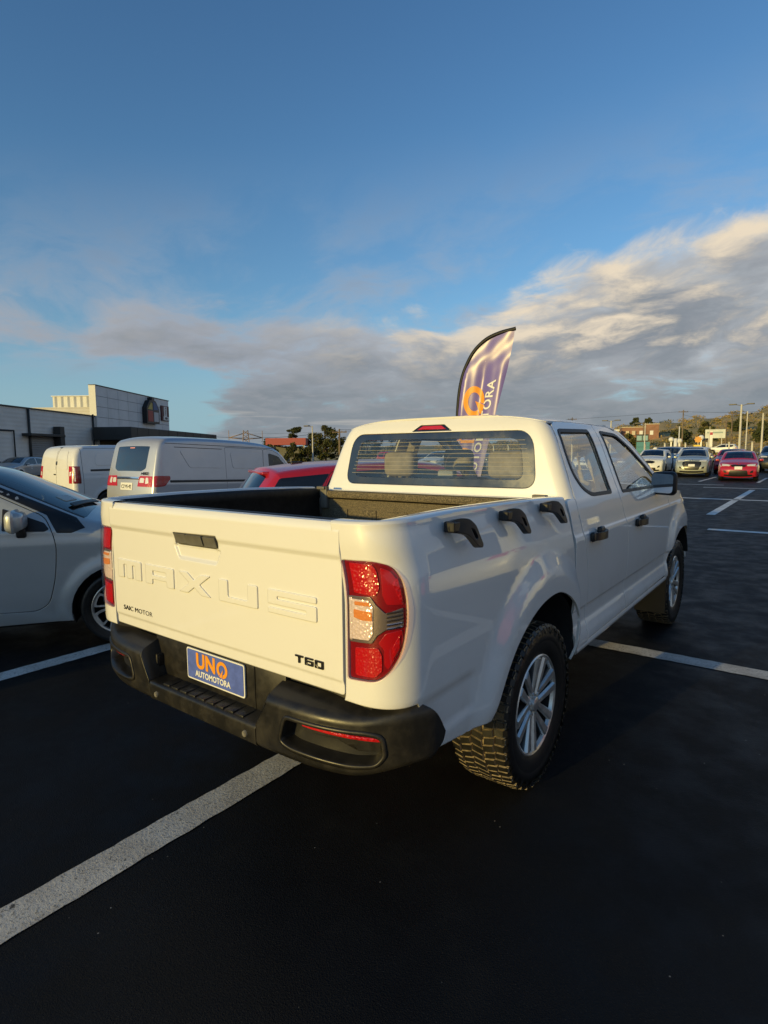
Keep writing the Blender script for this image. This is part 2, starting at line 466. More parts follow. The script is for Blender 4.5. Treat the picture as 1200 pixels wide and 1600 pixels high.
def panel(name, outline, holes, fmap, mats, parent=None, res=.03, thick=.012, lip=.004, off=0., mirror=False,
          edge_res=None, rings=None, flange_mat=None, hole_flange=True, extra=None, orient=1, zrows=None):
    """A sheet-metal panel: a region of the (u,v) plane mapped on to a surface, with folded edges.
    orient=+1: du x dv points outwards."""
    er = edge_res or res
    loops = [densify(outline, er)] + [densify(h, er) for h in holes]
    base = np.concatenate(loops); edges = []; k = 0; nb = len(base)
    for L in loops:
        n = len(L); edges += [(k + i, k + (i + 1) % n) for i in range(n)]; k += n
    lo = base.min(0); hi = base.max(0)
    gx = np.arange(lo[0] + res * .5, hi[0], res); gy = np.arange(lo[1] + res * .5, hi[1], res)
    G = np.stack(np.meshgrid(gx, gy), -1).reshape(-1, 2)
    if len(G):
        ins = inside(G, loops[0])
        for h in loops[1:]: ins &= ~inside(G, h)
        G = G[ins]
        if len(G):
            d = np.min([pdist(G, L) for L in loops], 0); G = G[d > res * .45 + (lip if lip else 0)]
    pts = [base]
    ringset = list(rings or [])
    if lip: ringset = [lip] + ringset
    for rd in ringset:
        for i, L in enumerate(loops):
            q = inset_pts(L, rd if i == 0 else -rd)
            ok = inside(q, loops[0])
            for h in loops[1:]: ok &= ~inside(q, h)
            if len(q): ok &= np.min([pdist(q, L2) for L2 in loops], 0) > rd * .8
            pts.append(q[ok])
            if rd > res * .4 and len(G):
                pass
    if zrows is not None:
        gx2 = np.arange(lo[0] + .01, hi[0], min(res, .02)); ex = [(a, b) for b in zrows for a in gx2]
        extra = list(extra or []) + ex
    if extra is not None:
        ex = np.asarray(extra, float); ok = inside(ex, loops[0])
        for h in loops[1:]: ok &= ~inside(ex, h)
        ex = ex[ok]
        if len(ex): ex = ex[np.min([pdist(ex, L) for L in loops], 0) > .007]
        if len(ex) and len(G):
            if zrows is not None:
                zr_ = np.asarray(zrows); G = G[np.min(np.abs(G[:, 1][:, None] - zr_[None]), 1) > .006]
        if len(ex): pts.append(ex)
    if len(G): pts.append(G)
    A = np.concatenate(pts)
    if ringset and max(ringset) > res * .4:
        keep = np.ones(len(A), bool)
    V, E, Fc, ov, oe, of = delaunay_2d_cdt([Vector((float(a), float(b))) for a, b in A], edges, [], 0, 1e-6, True)
    V = np.array([(v.x, v.y) for v in V]); T = np.array([f for f in Fc if len(f) == 3])
    cen = V[T].mean(1); ok = inside(cen, loops[0])
    for h in loops[1:]: ok &= ~inside(cen, h)
    T = T[ok]
    ar = np.cross(V[T[:, 1]] - V[T[:, 0]], V[T[:, 2]] - V[T[:, 0]])
    T[ar < 0] = T[ar < 0][:, ::-1]
    T = T[np.abs(ar) > 1e-10]
    used = np.unique(T); rm = -np.ones(len(V), int); rm[used] = np.arange(len(used)); V = V[used]; T = rm[T]
    h = 1e-4
    P = fmap(V[:, 0], V[:, 1])
    du = fmap(V[:, 0] + h, V[:, 1]) - fmap(V[:, 0] - h, V[:, 1]); dv = fmap(V[:, 0], V[:, 1] + h) - fmap(V[:, 0], V[:, 1] - h)
    N = np.cross(du, dv) * orient; N /= np.maximum(np.linalg.norm(N, axis=1), 1e-12)[:, None]
    if orient < 0: T = T[:, ::-1]
    P = P + N * off
    # boundary
    from collections import Counter
    ed = {}
    for t in T:
        for a, b in ((t[0], t[1]), (t[1], t[2]), (t[2], t[0])): ed[(a, b)] = 1
    bd = [(a, b) for (a, b) in ed if (b, a) not in ed]
    En = np.zeros_like(P)
    for a, b in bd:
        t = P[b] - P[a]; e = np.cross(t, N[a] + N[b]); e /= max(np.linalg.norm(e), 1e-12); En[a] += e; En[b] += e
    isb = np.zeros(len(P), bool); isb[[a for a, b in bd]] = True; isb[[b for a, b in bd]] = True
    En[isb] /= np.maximum(np.linalg.norm(En[isb], axis=1), 1e-9)[:, None]
    N0 = N.copy()
    if lip:
        N[isb] = N[isb] + En[isb] * .9; N[isb] /= np.linalg.norm(N[isb], axis=1)[:, None]
    verts = [P]; norms = [N]; faces = [tuple(t) for t in T]; mi = [0] * len(faces)
    if thick:
        bi = np.where(isb)[0]; mp = {int(b): i for i, b in enumerate(bi)}; nP = len(P); nB = len(bi)
        verts += [P[bi], P[bi] - N0[bi] * thick]; norms += [En[bi], En[bi]]
        fm = 0
        for a, b in bd:
            a2, b2 = nP + mp[int(a)], nP + mp[int(b)]; a3, b3 = a2 + nB, b2 + nB
            faces.append((a2, a3, b3, b2)); mi.append(1 if flange_mat is not None else 0)
    verts = np.concatenate(verts); norms = np.concatenate(norms)
    if mirror:
        verts = verts * [-1, 1, 1]; norms = norms * [-1, 1, 1]; faces = [f[::-1] for f in faces]
    ml = list(mats) if isinstance(mats, (list, tuple)) else [mats]
    if flange_mat is not None: ml = [ml[0], flange_mat]
    return mesh_obj(name, verts, faces, ml, parent, True, mi, norms)

def empty(name, loc=(0, 0, 0), rz=0., label=None, cat=None, group=None, kind=None, scale=1.):
    o = bpy.data.objects.new(name, None); COL.objects.link(o); o.empty_display_size = .3
    o.location = loc; o.rotation_euler = (0, 0, rz); o.scale = (scale,) * 3
    tag(o, label, cat, group, kind); return o

def tag(o, label=None, cat=None, group=None, kind=None):
    if label: o['label'] = label
    if cat: o['category'] = cat
    if group: o['group'] = group
    if kind: o['kind'] = kind
    return o

def kids(o):
    return [c for c in bpy.data.objects if c.parent == o]

def copy_tree(o, parent=None):
    c = o.copy(); COL.objects.link(c); c.parent = parent
    for ch in kids(o): copy_tree(ch, c)
    return c

def text_obj(name, s, size, m, parent, loc, rot, ext=.001, off=0., align='CENTER', shear=0., sx=1., space=1.):
    cu = bpy.data.curves.new(name, 'FONT'); cu.body = s; cu.size = size; cu.extrude = ext; cu.offset = off
    cu.align_x = align; cu.align_y = 'CENTER'; cu.shear = shear; cu.space_character = space; cu.resolution_u = 3
    tmp = bpy.data.objects.new('tmp', cu); COL.objects.link(tmp)
    me = bpy.data.meshes.new_from_object(tmp); bpy.data.objects.remove(tmp)
    me.materials.clear()
    o = put(name, me, parent, [m]); o.location = loc; o.rotation_euler = rot; o.scale = (sx, 1, 1)
    return o
# ================================================================ ground
def asphalt_fn(nt, b, tc):
    geo = nt.add('ShaderNodeNewGeometry'); P = geo.outputs['Position']
    big = nt.noise(P, .35, 5, .6); mid = nt.noise(P, 3.2, 6, .65); fine = nt.noise(P, 190, 2, .6)
    vo = nt.add('ShaderNodeTexVoronoi'); vo.inputs['Scale'].default_value = 210; nt.link(P, vo.inputs['Vector'])
    c = nt.mix(nt.mapr(big, .35, .65), (.0052, .0054, .0060), (.0100, .0100, .0105))
    c = nt.mix(nt.mapr(mid, .55, .75, 0, .35), c, (.020, .019, .018))
    c = nt.mix(nt.mapr(fine, .60, .78, 0, .6), c, (.060, .058, .055))
    v2 = nt.add('ShaderNodeTexVoronoi'); v2.inputs['Scale'].default_value = 28; nt.link(P, v2.inputs['Vector'])
    sc2 = nt.add('ShaderNodeSeparateColor'); nt.link(v2.outputs['Color'], sc2.inputs[0])
    peb = nt.math('MULTIPLY', nt.mapr(v2.outputs['Distance'], .10, .045, 0, 1), nt.mapr(sc2.outputs[0], .93, .97, 0, 1))
    c = nt.mix(peb, c, (.30, .28, .25))
    v3 = nt.add('ShaderNodeTexVoronoi'); v3.feature = 'DISTANCE_TO_EDGE'; v3.inputs['Scale'].default_value = .23
    wq = nt.noise(P, 2.2, 6, .65); wp = nt.add('ShaderNodeCombineXYZ'); nt.link(wq, wp.inputs[0]); nt.link(mid, wp.inputs[1])
    nt.link(nt.vmath('ADD', P, nt.vmath('MULTIPLY', wp.outputs[0], (.7, .7, 0))), v3.inputs['Vector'])
    crack = nt.mapr(v3.outputs['Distance'], .0045, .0015, 0, .85)
    c = nt.mix(nt.math('MULTIPLY', crack, nt.mapr(big, .60, .68, 0, .4)), c, (.0015, .0015, .0015))
    oil = nt.mapr(nt.noise(P, .9, 3, .5), .62, .72, 0, .6); c = nt.mix(oil, c, (.004, .004, .0045))
    nt.link(c, b.inputs['Base Color'])
    nt.link(nt.mapr(mid, .3, .7, .50, .74), b.inputs['Roughness'])
    bp = nt.add('ShaderNodeBump'); bp.inputs['Strength'].default_value = .45; bp.inputs['Distance'].default_value = .002
    nt.link(vo.outputs[0], bp.inputs['Height']); nt.link(bp.outputs[0], b.inputs['Normal'])
M_ASPH = mat('asphalt', (.012, .012, .014), .7, spec=.22, fn=asphalt_fn)
def line_fn(nt, b, tc):
    geo = nt.add('ShaderNodeNewGeometry'); P = geo.outputs['Position']
    a = nt.noise(P, 85, 5, .7); m_ = nt.noise(P, 6, 5, .6); g = nt.noise(P, 2.0, 3, .5)
    c = nt.mix(nt.mapr(m_, .35, .7), (.66, .64, .59), (.50, .47, .42))
    c = nt.mix(nt.mapr(a, .52, .68, 0, .85), c, (.13, .12, .105))
    wear = nt.noise(P, 14, 6, .75); c = nt.mix(nt.mapr(wear, .60, .68, 0, .9), c, (.03, .029, .028))
    nt.link(c, b.inputs['Base Color'])
    bp = nt.add('ShaderNodeBump'); bp.inputs['Strength'].default_value = .8; bp.inputs['Distance'].default_value = .004
    nt.link(a, bp.inputs['Height']); nt.link(bp.outputs[0], b.inputs['Normal'])
M_LINE = mat('road_paint', (.5, .5, .5), .8, fn=line_fn)
def sheet(name, x0, x1, y0, y1, z, m, nx=1, ny=1, ragged=0., kind='structure'):
    r_ = random.Random(hash((round(x0, 2), round(y0, 2))) & 0xffff)
    if ragged:
        L = max(x1 - x0, y1 - y0); n = int(L / .05); V = []; F = []
        for i in range(n + 1):
            t = i / n; j0 = r_.uniform(-ragged, ragged); j1 = r_.uniform(-ragged, ragged)
            if y1 - y0 > x1 - x0: V += [(x0 + j0, y0 + (y1 - y0) * t, z), (x1 + j1, y0 + (y1 - y0) * t, z)]
            else: V += [(x0 + (x1 - x0) * t, y1 + j1, z), (x0 + (x1 - x0) * t, y0 + j0, z)]
        F = [(2*i, 2*i + 1, 2*i + 3, 2*i + 2) for i in range(n)]
    else:
        V = [(x0, y0, z), (x1, y0, z), (x1, y1, z), (x0, y1, z)]; F = [(0, 1, 2, 3)]
    o = mesh_obj(name, V, F, m); tag(o, kind=kind); return o
sheet('ground', -3000, 3000, -3000, 3000, -.02, mat('rough_ground', (.05, .048, .03), .95, noise=.5, nscale=.02))
sheet('car_park', -60, 60, -40, 62, 0, M_ASPH)
LN = []
for x in (-12.52, -10.05, -7.58, -5.12, -2.65, -.1825, 2.29, 4.76, 7.23): LN.append((x - .083, x + .083, -3.4, 2.10))
LN.append((-15.2, 12, 2.10, 2.28))
for x in (-12.52, -10.05, -7.58, -5.12): LN.append((x - .083, x + .083, 2.28, 7.6))
LN.append((.20, 12, 10.32, 10.56))
LN.append((-.25, -.06, 13.4, 24.2))
LN += [(-22, 14, 18.50, 18.80)]
for k in range(-8, 6): LN.append((-.42 + 2.5 * k - .07, -.42 + 2.5 * k + .07, 30.2, 36.0))
LN += [(-14, -1.5, 27.2, 27.4), (-2.0, 14, 25.0, 25.25)]
def line_lit_fn(nt, b, tc):
    geo = nt.add('ShaderNodeNewGeometry'); n = nt.noise(geo.outputs['Position'], 3, 6, .7)
    nt.link(nt.mix(nt.mapr(n, .35, .65), (.82, .81, .78), (.62, .60, .56)), b.inputs['Base Color'])
M_LINELIT = mat('sunlit_road_paint', (.8, .8, .78), .7, fn=line_lit_fn)  # far line paint lightened, sunlit brightness put into its colour
for a in LN: sheet('parking_line', *a, .004, M_LINELIT if a[3] > 10 else M_LINE, ragged=.004)
# ================================================================ materials used by vehicles
def speckle_fn(a, b, scale, lo=.45, hi=.6, bump=.5, bd=.003):
    def fn(nt, bs, tc):
        n = nt.noise(tc.outputs['Object'], scale, 4, .6)
        nt.link(nt.mix(nt.mapr(n, lo, hi), a, b), bs.inputs['Base Color'])
        bp = nt.add('ShaderNodeBump'); bp.inputs['Strength'].default_value = bump; bp.inputs['Distance'].default_value = bd
        nt.link(n, bp.inputs['Height']); nt.link(bp.outputs[0], bs.inputs['Normal'])
    return fn

M_WHITE = mat('white_paint', (.82, .81, .78), .34, coat=1.0, fn=paint_fn((.36, .31, .22), .30, .50, 1.0))
def plastic_fn(nt, b, tc):
    n = nt.noise(tc.outputs['Object'], 9.0, 8, .7); m_ = nt.noise(tc.outputs['Object'], 500.0, 2, .5)
    nt.link(nt.mix(nt.mapr(n, .38, .70, 0, .55), (.012, .0115, .011), (.036, .031, .024)), b.inputs['Base Color'])
    nt.link(nt.mapr(n, .35, .7, .30, .50), b.inputs['Roughness'])
    bp = nt.add('ShaderNodeBump'); bp.inputs['Strength'].default_value = .25; bp.inputs['Distance'].default_value = .0008
    nt.link(m_, bp.inputs['Height']); nt.link(bp.outputs[0], b.inputs['Normal'])
M_BUMP = mat('dusty_black_plastic', (.04, .038, .034), .48, fn=plastic_fn)
M_PLAS = mat('black_plastic', (.014, .014, .015), .42, noise=.3, bump=.1, bscale=400, bdist=.0005)
M_GLOSSB = mat('gloss_black', (.008, .008, .009), .12, coat=.5)
M_DARK = mat('underbody_black', (.009, .009, .009), .8, noise=.4)
M_RUB = mat('tyre_rubber', (.012, .0115, .011), .42, noise=.35, nscale=30, bump=.2, bscale=200, bdist=.001)
M_DUST = mat('tyre_groove_dust', (.24, .19, .12), .9, noise=.4, nscale=40)
M_SEAL = mat('window_seal', (.012, .012, .013), .5)
M_GLASS = glass_mat('truck_glass', (.84, .87, .86))
M_GLASSD = glass_mat('tinted_glass', (.20, .23, .25))
M_FRIT = mat('black_frit_glass', (.014, .014, .015), .22, coat=1.0, noise=.4, nscale=6, rvar=.12)
M_ALLOY = mat('alloy', (.70, .68, .64), .36, metal=.8, noise=.12, nscale=20, rvar=.06)
M_ALLOYD = mat('alloy_dark', (.05, .05, .055), .4, metal=.6)
M_CHROME = mat('chrome', (.75, .76, .78), .08, metal=1.0)
M_LINER = mat('bed_liner', (.10, .09, .07), .8, fn=speckle_fn((.050, .043, .030), (.26, .21, .13), 210, .40, .66, .9, .004))
M_LINERD = mat('bed_liner_dark', (.016, .015, .014), .6, noise=.4, nscale=30, bump=.4, bscale=150)
M_GREYP = mat('grey_plastic', (.16, .15, .13), .6, noise=.2)
M_SEAT = mat('seat_fabric', (.30, .26, .22), .85, noise=.2, nscale=12)
M_TRIM = mat('beige_trim', (.42, .36, .28), .7, noise=.1)
def rib_fn(nt, b, tc):
    n = nt.noise(tc.outputs['Object'], 160, 3, .7)
    w = nt.add('ShaderNodeTexVoronoi'); w.inputs['Scale'].default_value = 95; nt.link(tc.outputs['Object'], w.inputs['Vector'])
    bp = nt.add('ShaderNodeBump'); bp.inputs['Strength'].default_value = .8; bp.inputs['Distance'].default_value = .003
    nt.link(w.outputs[0], bp.inputs['Height']); nt.link(bp.outputs[0], b.inputs['Normal'])
M_RED = mat('red_reflector', (.50, .008, .012), .16, coat=.6, fn=rib_fn)
M_REDD = mat('dark_red_housing', (.20, .005, .009), .22, coat=.6)
M_REDM = mat('mid_red_housing', (.40, .007, .011), .2, coat=.6)
M_AMBER = mat('amber_lens', (.72, .30, .08), .15, coat=.5, fn=rib_fn)
M_CLEAR = mat('clear_reflector', (.88, .86, .80), .14, metal=.25, coat=.5, fn=rib_fn)
M_STEELG = mat('satin_grey', (.13, .13, .125), .28, metal=.8)
def lens_mat():
    m = bpy.data.materials.new('clear_lens'); m.use_nodes = True; nt = NT(m.node_tree); nt.n.clear()
    out = nt.add('ShaderNodeOutputMaterial'); tr = nt.add('ShaderNodeBsdfTransparent'); gl = nt.add('ShaderNodeBsdfGlossy')
    tr.inputs[0].default_value = (1, .90, .90, 1); gl.inputs['Roughness'].default_value = .03
    fr = nt.add('ShaderNodeFresnel'); geo = nt.add('ShaderNodeNewGeometry'); nt.link(nt.mapr(geo.outputs['Backfacing'], 0, 1, 1.45, 1 / 1.45, smooth=False), fr.inputs[0]); mx = nt.add('ShaderNodeMixShader')
    nt.link(fr.outputs[0], mx.inputs[0]); nt.link(tr.outputs[0], mx.inputs[1]); nt.link(gl.outputs[0], mx.inputs[2]); nt.link(mx.outputs[0], out.inputs[0])
    return m
M_LENS = lens_mat()
M_MIRROR = mat('mirror_glass', (.85, .87, .9), .01, metal=1.0)
M_PLBLUE = mat('plate_blue', (.10, .15, .50), .35, coat=.3, noise=.12, nscale=30)
M_PLWHITE = mat('plate_white', (.78, .78, .74), .4)
M_ORANGE = mat('sign_orange', (.85, .33, .02), .4)
M_BADGE = mat('badge_dark_chrome', (.05, .05, .052), .25, metal=.7)

# ================================================================ wheels
def build_wheel(parent, R, W, rimr, at_tread=False, spokes='double6', out=1, face=M_ALLOY, pos=(0, 0, 0), label=None):
    """wheel: part 'wheel' (tyre carcass) > rim, brake_disc, hub_cap.  X is the axle, outward = +X*out"""
    bm = bmesh.new(); h = W / 2
    sw = R - rimr
    prof = [(-h * .80, rimr - .004), (-h * .97, rimr + sw * .25), (-h * 1.02, rimr + sw * .55), (-h * .97, rimr + sw * .82), (-h * .80, R - .012), (-h * .40, R - .004),
            (0, R - .003), (h * .40, R - .004), (h * .80, R - .012), (h * .97, rimr + sw * .82), (h * 1.02, rimr + sw * .55), (h * .99, rimr + sw * .50), (h * .985, rimr + sw * .46), (h * .97, rimr + sw * .25), (h * .86, rimr + .006), (h * .80, rimr - .004)]
    if at_tread:
        prof = [(a, r - (.010 if r > R - .02 else 0)) for a, r in prof]
    add_lathe(bm, prof, 96, 0)
    if at_tread:
        for f in bm.faces:
            c = f.calc_center_median(); rr = math.hypot(c.y, c.z)
            if rr > R - .022: f.material_index = 1
        rr_ = random.Random(3)
        n = 66
        rows = [(-.49, -.325, 0, .10, .88), (-.305, -.118, .5, -.30, .90), (-.098, .098, .2, .26, .91), (.118, .305, .65, -.30, .90), (.325, .49, .3, .10, .88)]
        for a0, a1, ph, sk, fill in rows:
            for k in range(n):
                f1 = fill * rr_.uniform(.94, 1.04); t0 = (k + ph) * 2 * math.pi / n; dt = 2 * math.pi / n * f1
                zig = (.018 if k % 2 else -.018)
                q = []
                for (a, t) in ((a0 + zig, 0), (a1 + zig, 0), (a1 + zig * .2, 1), (a0 + zig * .2, 1)):
                    tt = t0 + t * dt + sk * (a - (a0 + a1) / 2) * .6
                    q.append((a * W, tt))
                lo = []; hi = []
                for (ax, tt), (sx, st) in zip(q, ((-1, -1), (1, -1), (1, 1), (-1, 1))):
                    edge = abs(ax) / h
                    Rt = R - .008 * max(0, edge - .72) / .28
                    lo.append(bm.verts.new((ax, (Rt - .012) * math.cos(tt), (Rt - .012) * math.sin(tt))))
                    ax2 = ax - sx * .0018; t2 = tt - st * .006
                    hi.append(bm.verts.new((ax2, Rt * math.cos(t2), Rt * math.sin(t2))))
                bm.faces.new(hi)
                for i in range(4): bm.faces.new((lo[i], lo[(i + 1) % 4], hi[(i + 1) % 4], hi[i])).material_index = 1
        # shoulder lugs wrapping on to the sidewall
        for sgn in (-1, 1):
            for k in range(n):
                t0 = (k + .3) * 2 * math.pi / n; dt = 2 * math.pi / n * (.62 if k % 2 else .74)
                L = .030 if k % 2 else .048
                pts = [(h * .93 * sgn, R - .004), (h * 1.035 * sgn, R - .020), (h * 1.06 * sgn, R - L)]
                prev = None
                for ax, r in pts:
                    cur = [bm.verts.new((ax, r * math.cos(t0), r * math.sin(t0))), bm.verts.new((ax, r * math.cos(t0 + dt), r * math.sin(t0 + dt)))]
                    if prev: bm.faces.new((prev[0], prev[1], cur[1], cur[0]))
                    prev = cur
                    inn = None
                bmesh.ops.recalc_face_normals(bm, faces=bm.faces[-2:])
        bmesh.ops.recalc_face_normals(bm, faces=bm.faces)
    tyre = bm_obj('wheel', bm, [M_RUB, M_DUST], parent)
    tyre.location = pos
    if out < 0: tyre.rotation_euler = (0, 0, math.pi)
    if label: tyre['label'] = label
    # rim
    bm = bmesh.new()
    ro = rimr
    add_lathe(bm, [(h * .86, ro + .008), (h * .90, ro + .002), (h * .86, ro - .008), (h * .74, ro - .014)], 64, 0)
    add_lathe(bm, [(h * .74, ro - .014), (h * .60, ro - .022), (h * -.2, ro - .035), (-h * .8, ro - .02)], 64, 2)
    add_lathe(bm, [(-.02, ro - .02), (-.02, .02)], 48, 2)
    dish = h * .62
    def sp(u, v, w):   # u radial, v tangential, w axial ; rotated later
        return (w, u, v)
    ns = {'double6': 6, 'five': 5, 'double5': 5, 'twist': 7}[spokes]
    for k in range(ns):
        T = Matrix.Rotation(2 * math.pi * k / ns + .26, 4, 'X')
        start = len(bm.verts)
        before = set(bm.verts)
        if spokes in ('double6', 'double5'):
            for sg in (-1, 1):
                poly = [(.040, sg * .003), (.040, sg * .032), (ro - .012, sg * (.070 if ns == 6 else .066)), (ro - .008, sg * (.018 if ns == 6 else .028))]
                if sg < 0: poly = poly[::-1]
                a = [bm.verts.new((dish + (.010 if u < .1 else h * .20), u, v)) for u, v in poly]
                c = np.mean(poly, 0)
                b = [bm.verts.new((dish + (.020 if u < .1 else h * .20 + .012) , u + (c[0] - u) * .05, v + (c[1] - v) * .38)) for u, v in poly]
                bb = [bm.verts.new((dish - .035, u, v)) for u, v in poly]
                bm.faces.new(b)
                for i in range(4):
                    bm.faces.new((a[i], a[(i + 1) % 4], b[(i + 1) % 4], b[i])); f = bm.faces.new((bb[i], bb[(i + 1) % 4], a[(i + 1) % 4], a[i])); f.material_index = 1
        elif spokes == 'twist':
            # looping two-tone spoke: outer loop with a dark window inside
            outer = rpoly([(.045, -.022), (.11, -.060), (ro - .010, -.066), (ro - .004, .0), (ro - .010, .066), (.13, .040), (.045, .018)], .03, 3)
            inn = rpoly([(.075, -.014), (.115, -.040), (ro - .030, -.046), (ro - .026, .0), (ro - .030, .044), (.13, .022), (.075, .006)], .025, 3)
            m_ = len(outer)
            a = [bm.verts.new((dish + .018, u, v)) for u, v in outer]; b = [bm.verts.new((dish + .018, u, v)) for u, v in inn]
            a2 = [bm.verts.new((dish - .02, u, v)) for u, v in outer]; b2 = [bm.verts.new((dish - .02, u, v)) for u, v in inn]
            for i in range(m_):
                j = (i + 1) % m_
                bm.faces.new((a[i], a[j], b[j], b[i])); f = bm.faces.new((a2[i], a2[j], a[j], a[i])); f.material_index = 1
                f = bm.faces.new((b[i], b[j], b2[j], b2[i])); f.material_index = 1
        else:
            poly = [(.03, -.03), (ro - .01, -.024), (ro - .01, .024), (.03, .03)]
            a = [bm.verts.new((dish + .01, u, v)) for u, v in poly]; bb = [bm.verts.new((dish - .03, u, v)) for u, v in poly]
            bm.faces.new(a)
            for i in range(4): f = bm.faces.new((bb[i], bb[(i + 1) % 4], a[(i + 1) % 4], a[i]))
        bmesh.ops.transform(bm, matrix=T, verts=[v for v in bm.verts if v not in before])
        # lug nut
        before = set(bm.verts)
        r = bmesh.ops.create_cone(bm, cap_ends=True, segments=6, radius1=.011, radius2=.009, depth=.03, matrix=Matrix.Translation((dish + .012, .052, 0)) @ Matrix.Rotation(math.pi / 2, 4, 'Y'))
        bmesh.ops.transform(bm, matrix=Matrix.Rotation(2 * math.pi * (k + .5) / ns + .26, 4, 'X'), verts=[v for v in bm.verts if v not in before])
    add_lathe(bm, [(dish - .03, .072), (dish + .004, .070), (dish + .012, .060), (dish + .014, .036), (dish + .030, .033), (dish + .034, .025), (dish + .034, .001)], 32, 0)
    bmesh.ops.recalc_face_normals(bm, faces=bm.faces)
    rim = bm_obj('rim', bm, [face, M_ALLOYD if spokes != 'double6' else M_STEELG, M_DARK], tyre, ang=35)
    bm = bmesh.new(); add_lathe(bm, [(-.01, rimr * .70), (.004, rimr * .70), (.004, .05), (-.01, .05)], 40, 0)
    bm_obj('brake_disc', bm, [M_STEELG], tyre)
    return tyre

# ================================================================ the white pickup
TR = empty('pickup_truck', (0, 0, 0), 0, 'white double cab pickup with MAXUS pressed into its tailgate, filling the foreground', 'pickup truck')

# -- rear quarter / cargo bed sides
def mk_arch(yc, sgn=1):
    return [(.378, .495), (.415, .56), (.422, .66), (.380, .755), (.31, .825), (.20, .883), (.08, .914), (-.08, .905), (-.22, .862), (-.34, .795), (-.43, .712), (-.50, .612), (-.548, .529)]
ARCH = mk_arch(0)
def smooth_poly(pts, n=4):
    """Catmull-Rom through an open list"""
    P = [np.array(p, float) for p in pts]; out = []
    for i in range(len(P) - 1):
        p0 = P[max(i - 1, 0)]; p1 = P[i]; p2 = P[i + 1]; p3 = P[min(i + 2, len(P) - 1)]
        for k in range(n):
            t = k / n
            out.append(tuple(.5 * ((2 * p1) + (-p0 + p2) * t + (2*p0 - 5*p1 + 4*p2 - p3) * t*t + (-p0 + 3*p1 - 3*p2 + p3) * t**3)))
    out.append(tuple(P[-1])); return out
RAIL_S = [-.218, .07, .44, .88, 1.30, 1.487]; RAIL_Z = [1.348, 1.352, 1.358, 1.354, 1.342, 1.333]
def rail_z(s): return smooth_tab(s, RAIL_S, RAIL_Z)
S0 = -BED_YC
top = [(s, float(rail_z(s))) for s in np.linspace(-.218, 1.487, 40)]
front = [(1.492, 1.25), (1.500, 1.16), (1.530, 1.05), (1.540, .95), (1.540, .70), (1.528, .56), (1.515, .497)]
arch = [(y + S0, z) for y, z in smooth_poly(ARCH, 4)]
low = [(.42, .541), (.175, .578), (.207, .648), (.105, .766), (.05, .764), (-.218, .764)]
BED_OUT = top + front + arch + low
LAMP = rpoly([(-.208, 1.231), (-.075, 1.236), (.000, 1.222), (.040, 1.180), (.052, 1.11), (.052, 1.03), (.028, .945), (-.030, .885), (-.085, .852), (-.208, .842)],
             [.012, .05, .05, .05, .05, .05, .05, .05, .05, .012], 4)
